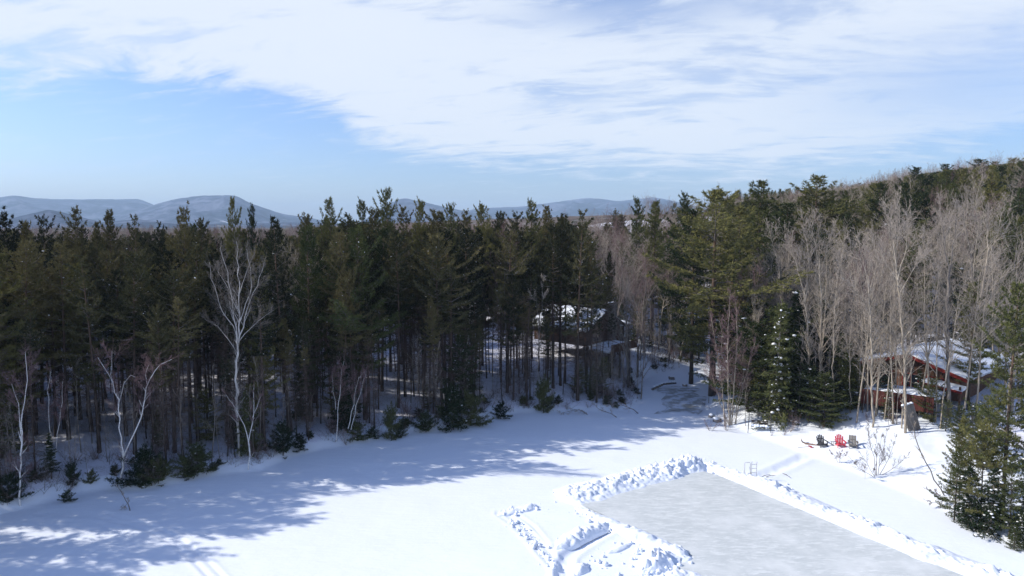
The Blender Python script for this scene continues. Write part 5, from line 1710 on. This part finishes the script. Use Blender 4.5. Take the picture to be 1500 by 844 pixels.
first = {}
n_red = n_wh = n_bare = n_sp = 0
order = np.argsort(np.hypot(cx_, cy_))
NB = {'red': 0, 'white': 0, 'aspen': 0, 'maple': 0, 'spruce': 0, 'pole': 0}
for i in order:
    x, y, z, d = cx_[i], cy_[i], ZZ[i], dS[i]
    if inl[i]:
        continue
    dist = math.hypot(x, y)
    az_ = math.atan2(x, y)
    px, py = proj(x, y, z)
    infov = abs(az_) < FOV and y > 0
    if dist > 330 or (not infov and not (x < 0 and dist < 130)):
        continue
    if not free(x, y, 0.3):
        continue
    left_wood = az_ < 0.105 and dist < 150
    h = _hash(np.array([i]), np.array([3]), 9)[0]
    if left_wood:
        if d < 2.2:
            continue
        if infov and ((-24 < x < 9 and 83 < y < 99) or (dist > 68 and vnoise(np.array([x / 13.0]), np.array([y / 13.0]), 88)[0] > 0.13)):
            continue
        # thin the wood before the cabin so that it shows
        if 806 < px < 935 and dist < 88:
            continue
        kind = 'red' if h < 0.76 or dist < 62 else ('white' if h < 0.93 else 'maple')
        top = CAM_H + rg.normal(-2.9 if az_ < -0.30 else -1.4, 0.9) - (1.0 if dist < 62 else 0)
        if kind == 'maple':
            top -= 2.5
        H_ = top - z
    elif az_ < 0.30 and dist < 400:
        # bare woods behind the cabin and beyond the stream
        if dist < 95 and d < 3.0:
            continue
        if 806 < px < 935 and dist < 88:
            continue
        if az_ > 0.10 and az_ < 0.2 and dist < 84 and h < 0.65:
            continue
        kind = 'maple' if h < 0.56 else ('aspen' if h < 0.72 else ('white' if h < 0.84 else ('red' if h < 0.88 and dist > 100 else 'spruce')))
        H_ = {'maple': 12.5, 'aspen': 13.5, 'white': 13.5, 'red': 14, 'spruce': 9}[kind] * rg.uniform(0.8, 1.15)
        if dist > 180:
            H_ = min(H_, 18.0 - z)
    else:
        if d < 2.0 or (px < 1392 and py > 636) or (px >= 1392 and py > 640):
            continue
        if dist < 60 and py > 600 and 1290 < px < 1392:
            continue
        if dist > 150:
            kind = 'maple' if h < 0.24 else ('aspen' if h < 0.46 else ('white' if h < 0.85 else 'spruce'))
        else:
            kind = 'aspen' if h < 0.32 else ('maple' if h < 0.50 else ('white' if h < 0.68 else 'spruce'))
        H_ = {'maple': 11.5, 'aspen': 13.5, 'white': 16.0, 'spruce': 9.5}[kind] * rg.uniform(0.7, 1.2)
        if kind == 'white' and dist < 100:
            H_ *= 0.8
        if 1240 < px < 1370 and 380 < py < 520 and h > 0.8 and kind != 'aspen':
            continue
        sky_y = np.interp(px, [1050, 1150, 1250, 1330, 1420, 1500], [300, 292, 276, 258, 246, 238])
        tpy = proj(x, y, z + H_)[1]
        if tpy < sky_y:
            H_ *= max(0.55, (py - sky_y) / max(py - tpy, 1))
    if H_ < 4:
        continue
    cap = {'red': 235, 'white': 70, 'aspen': 120, 'maple': 110, 'spruce': 110}[kind]
    mset = {'red': RED, 'white': WHITE, 'aspen': ASPEN, 'maple': MAPLE, 'spruce': LOOSE + SPRUCE[:2]}[kind]
    Hm = {'red': 19, 'white': 20, 'aspen': 16.5, 'maple': 13.0, 'spruce': 10}[kind]
    vi = int(_hash(np.array([i]), np.array([7]), 2)[0] * 0.999 * len(mset))
    s = H_ / Hm
    sxy = s * {'red': rg.uniform(0.8, 1.1), 'white': rg.uniform(0.75, 1.0), 'aspen': 0.95, 'maple': rg.uniform(0.75, 0.95), 'spruce': rg.uniform(0.8, 1.05)}[kind]
    rz = rg.uniform(0, 6.28)
    if infov and NB[kind] < cap:
        NB[kind] += 1
        nm = {'red': 'red_pine', 'white': 'white_pine', 'aspen': 'aspen', 'maple': 'maple', 'spruce': 'spruce'}[kind]
        if left_wood:
            zone = ('tall straight {} with bare lower trunk in the shaded wood across the lake', 'trees of the shaded wood')
        elif az_ < 0.30:
            zone = ('{} in the mixed woods behind the brown chimney cabin and the stream', 'trees behind the chimney cabin')
        else:
            zone = ('{} among many on the snowy slope above the garden chairs', 'trees on the snowy slope')
        word = {'red': 'pine', 'white': 'green pine', 'aspen': 'leafless aspen', 'maple': 'leafless maple', 'spruce': 'small dark spruce'}[kind]
        o = put_tree(nm, mset[vi], x, y, z - 0.08, s, rz, ('{} {} {}, {}'.format({'red': 'straight bare-stemmed', 'white': 'green', 'aspen': 'leafless', 'maple': 'leafless', 'spruce': 'small dark'}[kind], {'red': 'pine', 'white': 'pine', 'aspen': 'aspen', 'maple': 'maple', 'spruce': 'spruce'}[kind], how_deep(d) if left_wood else ('low on the slope' if dist < 85 else ('midway up the slope' if dist < 125 else 'high and far back')) if az_ >= 0.30 else 'in the mixed woods', near_what(px))), 'tree', zone[1] + ': ' + word, sxy, (rg.normal(0, 0.025), rg.normal(0, 0.025)))
        if (kind, vi) not in first:
            first[(kind, vi)] = proto_index(o)
    else:
        FAR_PTS.append((x, y, z - 0.1, kind, vi, sxy, s, rz))
print('trees', NB, 'far', len(FAR_PTS))

# young poles, saplings and shore brush
shore_pts = []
Lp = np.array([pix0(*q) for q in left_px])
seg = np.hypot(*(Lp[1:] - Lp[:-1]).T)
acc = np.concatenate([[0], np.cumsum(seg)])


def shore(t, inland):
    x, y = np.interp(t, acc, Lp[:, 0]), np.interp(t, acc, Lp[:, 1])
    e = 0.5
    tx, ty = np.interp(t + e, acc, Lp[:, 0]) - np.interp(t - e, acc, Lp[:, 0]), np.interp(t + e, acc, Lp[:, 1]) - np.interp(t - e, acc, Lp[:, 1])
    l = math.hypot(tx, ty) + 1e-9
    return x - ty / l * inland, y + tx / l * inland


nsap = 0
for k in range(330):
    t = rg.uniform(0, acc[-1])
    x, y = shore(t, 1.2 + 24 * rg.uniform(0, 1) ** 1.1)
    if (x * x + y * y) > 92 ** 2 or bool(inside(np.array([x]), np.array([y]), LAKE)[0]):
        continue
    z_ = gz(x, y)
    if math.atan2(x, y) > 0.24 or math.hypot(x - CAB1[0], y - CAB1[1] - 2) < 7.5:
        continue
    h_ = rg.uniform(8.0, 14.5)
    cabin_front = 812 < proj(x, y, z_)[0] < 932
    if cabin_front and k % 6:
        continue
    put_tree('thin_pine', THIN[k % 3], x, y, s=h_ / 15, sxy=h_ / 15 * rg.uniform(0.7, 1.2), rz=rg.uniform(0, 6.28), label='thin twiggy pine pole ' + how_deep(gdist(x, y)) + ', ' + near_what(proj(x, y, z_)[0]), cat='tree', group='thin pine poles of the shaded shore', tilt=(rg.normal(0, 0.03), rg.normal(0, 0.03)))
for k in range(70):
    t = rg.uniform(0, acc[-1])
    x, y = shore(t, 1.6 + 22 * rg.uniform(0, 1) ** 1.2)
    if not free(x, y, -0.2) or bool(inside(np.array([x]), np.array([y]), LAKE)[0]) or math.atan2(x, y) > 0.09:
        continue
    h_ = rg.uniform(8.5, 15.5)
    put_tree('young_pine', RED[k % 8], x, y, s=h_ / 19, sxy=h_ / 19 * rg.uniform(0.55, 0.85), rz=rg.uniform(0, 6.28), label='slender half-grown shaded pine ' + how_deep(gdist(x, y)) + ', ' + near_what(proj(x, y, 1)[0]), cat='tree', group='half-grown pines of the shaded wood')
for k in range(150):
    t = rg.uniform(0, acc[-1])
    x, y = shore(t, rg.uniform(0.2, 1) ** 1.3 * 7)
    if not free(x, y, -0.2) or bool(inside(np.array([x]), np.array([y]), LAKE)[0]):
        continue
    h_ = rg.uniform(3.0, 8.5)
    put_tree('sapling', POLE[k % 4], x, y, s=h_ / 8, sxy=h_ / 8 * 1.1, rz=rg.uniform(0, 6.28), label='thin leafless sapling ' + how_deep(gdist(x, y)) + ', ' + near_what(proj(x, y, 1)[0]), cat='sapling', group='saplings along the shaded shore')
    nsap += 1
for k in range(64):
    px, py = rg.uniform(905, 1085), rg.uniform(508, 600)
    b_ = P(px, py)
    if bool(inside(np.array([b_.x]), np.array([b_.y]), LAKE)[0]) or not free(b_.x, b_.y, -0.4) or math.hypot(b_.x - CAB1[0], b_.y - CAB1[1] - 2) < 6.5:
        continue
    kk = k % 8
    if kk < 5:
        h_ = rg.uniform(4, 9)
        put_tree('sapling', POLE[k % 4], b_.x, b_.y, s=h_ / 8, sxy=h_ / 8, rz=rg.uniform(0, 6.28), label='thin leafless sapling by the icy stream, ' + near_what(px), cat='sapling', group='saplings along the stream')
    elif kk < 7:
        h_ = rg.uniform(8, 13)
        put_tree('maple', MAPLE[k % 4], b_.x, b_.y, s=h_ / 13, sxy=h_ / 13 * 0.8, rz=rg.uniform(0, 6.28), label='leafless maple on the bank of the icy stream, ' + near_what(px), cat='tree', group='maples along the stream')
    else:
        h_ = rg.uniform(3, 7)
        put_tree('hemlock', LOOSE[k % 3], b_.x, b_.y, s=h_ / 10, sxy=h_ / 10 * 0.9, rz=rg.uniform(0, 6.28), label='small loose hemlock on the bank of the icy stream, ' + near_what(px), cat='tree', group='hemlocks along the stream')
for k in range(60):
    px, py = rg.uniform(1090, 1380), rg.uniform(560, 632)
    b_ = P(px, py)
    if not free(b_.x, b_.y, -0.3):
        continue
    h_ = rg.uniform(3.5, 9)
    put_tree('sapling', POLE[k % 4], b_.x, b_.y, s=h_ / 8, sxy=h_ / 8, rz=rg.uniform(0, 6.28), label='thin leafless sapling on the sunny shore, ' + near_what(px), cat='sapling', group='saplings on the sunny shore')
for k in range(22):
    t = rg.uniform(0, acc[-1])
    x, y = shore(t, rg.uniform(1.5, 9))
    if not free(x, y, -0.2) or bool(inside(np.array([x]), np.array([y]), LAKE)[0]):
        continue
    h_ = rg.uniform(2.5, 7.5)
    put_tree('young_spruce', (LOOSE + SPRUCE[:3])[k % 6], x, y, s=h_ / 10, sxy=h_ / 10 * 1.1, rz=rg.uniform(0, 6.28), label='young dark spruce under pines ' + how_deep(gdist(x, y)) + ', ' + near_what(proj(x, y, 1)[0]), cat='tree', group='young spruces under the shaded pines')
bush = [(210, 716, 2.6, 1.5, 'large dark spruce thicket spilling over the bank right of the V-shaped birch'), (232, 712, 2.0, 1.4, 'dark spruce bush against the large shore thicket'),
        (290, 697, 2.2, 1.3, 'dark spruce bush dusted with snow midway to the forked birch'), (270, 700, 1.5, 1.2, 'smaller spruce bush tucked beside a snow-dusted one'), (98, 738, 0.9, 1.2, 'low round spruce bush alone on the snow of the near shore'),
        (106, 716, 1.6, 0.9, 'spindly small spruce behind the low round bush'), (134, 714, 1.0, 0.9, 'tiny spruce on the open snow bank near the birch pair'), (415, 668, 2.8, 1.2, 'ragged dark spruce right of the small forked birch'),
        (440, 664, 1.4, 1.2, 'squat spruce bush at the snow edge by the ragged spruce'), (524, 650, 1.7, 1.0, 'squat spruce under the three-stemmed birch'), (545, 646, 1.1, 1.2, 'little spruce bush right of the three-stemmed birch'),
        (573, 646, 2.8, 1.0, 'narrow brownish spruce standing on the snow edge'), (586, 644, 1.2, 1.1, 'small spruce leaning on the narrow brownish one'), (624, 636, 2.0, 1.2, 'dark spruce bush on the snowy bank mid shore'),
        (664, 632, 3.8, 1.2, 'broad drooping spruce reaching over the lake edge'), (690, 626, 3.2, 1.2, 'dense spruce joined to the broad drooping one'), (733, 616, 1.8, 1.1, 'small dark spruce at the foot of tall thin pines'),
        (796, 606, 3.2, 1.1, 'bushy spruce at the shore before the chimney cabin'), (14, 742, 2.0, 1.0, 'dark brushy spruce at the very edge of the near shore')]
for k, (px, py, h_, w_, lab) in enumerate(bush):
    b_ = P(px, py - 2)
    put_tree('spruce_bush', BUSHY[k % 3], b_.x, b_.y, s=h_ / 2.4, sxy=h_ / 2.2 * w_ * (0.65 if h_ > 2.5 else 0.8), rz=k, label=lab, cat='bush')
# leafless brush
SHR = []
for i in range(3):
    rgs = np.random.default_rng(900 + i)
    segs = []
    for k in range(9):
        a = rgs.random() * 6.28
        d = np.array([math.cos(a) * 0.45, math.sin(a) * 0.45, 1.0]); d /= np.linalg.norm(d)
        grow(rgs, np.array([math.cos(a) * 0.1, math.sin(a) * 0.1, -0.1]), d, rgs.uniform(1.0, 2.0), 0.014, 1, 3, segs,
             dict(n=[3, 4, 3, 2], wob=[.05, .1, .13, .15], up=[0, .03, .03, .03], kids=[1, 1.0, 1.0, 0], spread=[.5, .5, .55, .6], ratio=[.5, .55, .5, .5], rmin=0.005, **{'from': [0, .2, .1, 0]}))
    SHR.append(seg_meshes(segs, M['bark_grey'], M['bark_grey'], M['twig_red'], 1))
for k in range(140):
    t = rg.uniform(0, acc[-1])
    x, y = shore(t, rg.uniform(0.0, 4.5))
    if bool(inside(np.array([x]), np.array([y]), LAKE)[0]):
        continue
    s_ = rg.uniform(0.5, 1.2)
    put_tree('bare_shrub', SHR[k % 3], x, y, s=s_, rz=rg.uniform(0, 6.28), label='low leafless shrub on the shaded snowy bank ' + near_what(proj(x, y, 1)[0]), cat='shrub', group='leafless shrubs along the shaded shore')
for k in range(46):
    t = rg.uniform(0, acc[-1])
    x, y = shore(t, rg.uniform(0.1, 2.6))
    if bool(inside(np.array([x]), np.array([y]), LAKE)[0]):
        continue
    s_ = rg.uniform(0.18, 0.42)
    put_tree('seedling_spruce', BUSHY[k % 3], x, y, s=s_, sxy=s_ * 1.3, rz=rg.uniform(0, 6.28), label='low seedling spruce half buried in snow ' + near_what(proj(x, y, 1)[0]), cat='bush', group='seedling spruces on the shaded bank')
for k in range(26):
    px, py = rg.uniform(1040, 1400), rg.uniform(600, 640)
    b_ = P(px, py)
    if not free(b_.x, b_.y, -0.8):
        continue
    s_ = rg.uniform(0.4, 1.1)
    put_tree('bare_shrub', SHR[k % 3], b_.x, b_.y, s=s_, rz=rg.uniform(0, 6.28), label='low leafless shrub at the foot of the sunny wooded shore', cat='shrub', group='leafless shrubs along the sunny shore')

# twigs, brush and dead stems that nobody could count
nu = 9000
ux = rg.uniform(-75, 70, nu); uy = rg.uniform(38, 125, nu)
ex = [shore(rg.uniform(0, acc[-1]), rg.uniform(0.2, 5.0)) for _ in range(1500)]
ux = np.concatenate([ux, [q[0] for q in ex]]); uy = np.concatenate([uy, [q[1] for q in ex]])
ud, _ = seg_dist(ux, uy, LAKE, True)
uin = inside(ux, uy, LAKE)
uz = ground_z(ux, uy)
upx = 750 + 1000 * ux / uy
ok = (~uin) & (ud < 32) & (ud > 0.3) & (np.abs(ux / uy) < 0.8) & (fbm(ux / 3, uy / 3, 66, 3) > -0.12) & ~((ux > 17) & (ud < 9) & (uy < 66))
ux, uy, uz = ux[ok], uy[ok], uz[ok]
UP0, UP1, UR0, UR1 = [], [], [], []
for x, y, z in zip(ux, uy, uz):
    for j in range(int(rg.integers(2, 5))):
        d_ = np.array([rg.normal(0, 0.5), rg.normal(0, 0.5), rg.uniform(0.3, 1.2)])
        l = rg.uniform(0.25, 1.1)
        p0 = np.array([x + rg.normal(0, 0.15), y + rg.normal(0, 0.15), z - 0.05])
        p1 = p0 + d_ * l
        UP0.append(p0); UP1.append(p1); UR0.append(0.012); UR1.append(0.006)
        UP0.append(p0 + (p1 - p0) * 0.6); UP1.append(p1 + rg.normal(0, 0.18, 3)); UR0.append(0.008); UR1.append(0.004)
V, F = prisms(UP0, UP1, UR0, UR1, 3)
tag(obj('undergrowth', mesh_np('undergrowth', V, F, M['bark_shrub'])), 'dead stems and brush poking through the snow under the trees', 'brush', kind='stuff')

SCR = [(1258 + 12.5 * i, 598 + (i * 37) % 31) for i in range(10)]
for k in range(95):
    px, py = SCR[k] if k < 10 else (rg.uniform(1105, 1490), rg.uniform(480, 632))
    b_ = P(px, py)
    if k >= 10 and not free(b_.x, b_.y, -0.2):
        continue
    h_ = rg.uniform(10.5, 15.0)
    put_tree('aspen', ASPEN[k % 5], b_.x, b_.y, s=h_ / 16.5, sxy=h_ / 16.5 * rg.uniform(0.6, 0.9), rz=rg.uniform(0, 6.28), label='thin leafless tree ' + ('standing at the shore' if py > 595 else ('partway up the slope' if py > 540 else 'higher up the slope')) + ', ' + near_what(px), cat='tree', group='thin leafless trees screening the red-edged cabin', tilt=(rg.normal(0, 0.03), rg.normal(0, 0.03)))

# ---- the rest of the woods: one mass
ng = bpy.data.node_groups.new('wood', 'GeometryNodeTree')
ng.interface.new_socket('Geometry', in_out='INPUT', socket_type='NodeSocketGeometry')
ng.interface.new_socket('Geometry', in_out='OUTPUT', socket_type='NodeSocketGeometry')
gi = ng.nodes.new('NodeGroupInput')
go = ng.nodes.new('NodeGroupOutput')
join_all = ng.nodes.new('GeometryNodeJoinGeometry')


def attr(name, typ):
    a = ng.nodes.new('GeometryNodeInputNamedAttribute')
    a.data_type = typ
    a.inputs['Name'].default_value = name
    return [s for s in a.outputs if s.enabled and s.name == 'Attribute'][0]


a_var, a_scl, a_rot = attr('variant', 'INT'), attr('scl', 'FLOAT_VECTOR'), attr('rot', 'FLOAT_VECTOR')
used = sorted(first.items(), key=lambda q: q[1])
for key, k in used:
    tr, cr = protos[k]
    jn = ng.nodes.new('GeometryNodeJoinGeometry')
    for ob in (tr, cr):
        oi = ng.nodes.new('GeometryNodeObjectInfo')
        oi.transform_space = 'ORIGINAL'
        oi.inputs['Object'].default_value = ob
        ng.links.new(oi.outputs['Geometry'], jn.inputs[0])
    cmp_ = ng.nodes.new('FunctionNodeCompare')
    cmp_.data_type = 'INT'
    cmp_.operation = 'EQUAL'
    ng.links.new(a_var, [s for s in cmp_.inputs if s.enabled][0])
    [s for s in cmp_.inputs if s.enabled][1].default_value = k
    ip = ng.nodes.new('GeometryNodeInstanceOnPoints')
    g2i = ng.nodes.new('GeometryNodeGeometryToInstance')
    ng.links.new(jn.outputs[0], g2i.inputs[0])
    ng.links.new(gi.outputs[0], ip.inputs['Points'])
    ng.links.new(cmp_.outputs[0], ip.inputs['Selection'])
    ng.links.new(g2i.outputs[0], ip.inputs['Instance'])
    ng.links.new(a_rot, ip.inputs['Rotation'])
    ng.links.new(a_scl, ip.inputs['Scale'])
    ng.links.new(ip.outputs[0], join_all.inputs[0])
ng.links.new(join_all.outputs[0], go.inputs[0])
pts_, var_, scl_, rot_ = [], [], [], []
for (x, y, z, kind, vi, sxy, s, rz) in FAR_PTS:
    k = first.get((kind, vi))
    if k is None:
        ks = [v for q, v in first.items() if q[0] == kind]
        if not ks:
            continue
        k = ks[0]
    pts_.append((x, y, z)); var_.append(k); scl_.append((sxy, sxy, s)); rot_.append((0, 0, rz))
me = bpy.data.meshes.new('distant_woods')
me.from_pydata(pts_, [], [])
for nm, typ, dat in (('variant', 'INT', var_), ('scl', 'FLOAT_VECTOR', scl_), ('rot', 'FLOAT_VECTOR', rot_)):
    a = me.attributes.new(nm, typ, 'POINT')
    a.data.foreach_set('value' if typ == 'INT' else 'vector', np.array(dat).ravel())
wood = obj('distant_woods', me)
tag(wood, 'mass of pines and leafless trees that fills the woods farther back', 'woods', kind='stuff')
md = wood.modifiers.new('wood', 'NODES')
md.node_group = ng


# ------------------------------------------------------------------ haze
hb = MB()
hb.box((0, 4500, 205), (30000, 22000, 494))
m, g = mat('haze')
g.n('ShaderNodeOutputMaterial', {'Volume': g.n('ShaderNodeVolumePrincipled', {'Color': (0.56, 0.76, 1.0, 1), 'Density': 0.00009, 'Anisotropy': 0.0}).outputs[0]})
o = hb.build('haze', m)
o['kind'] = 'stuff'
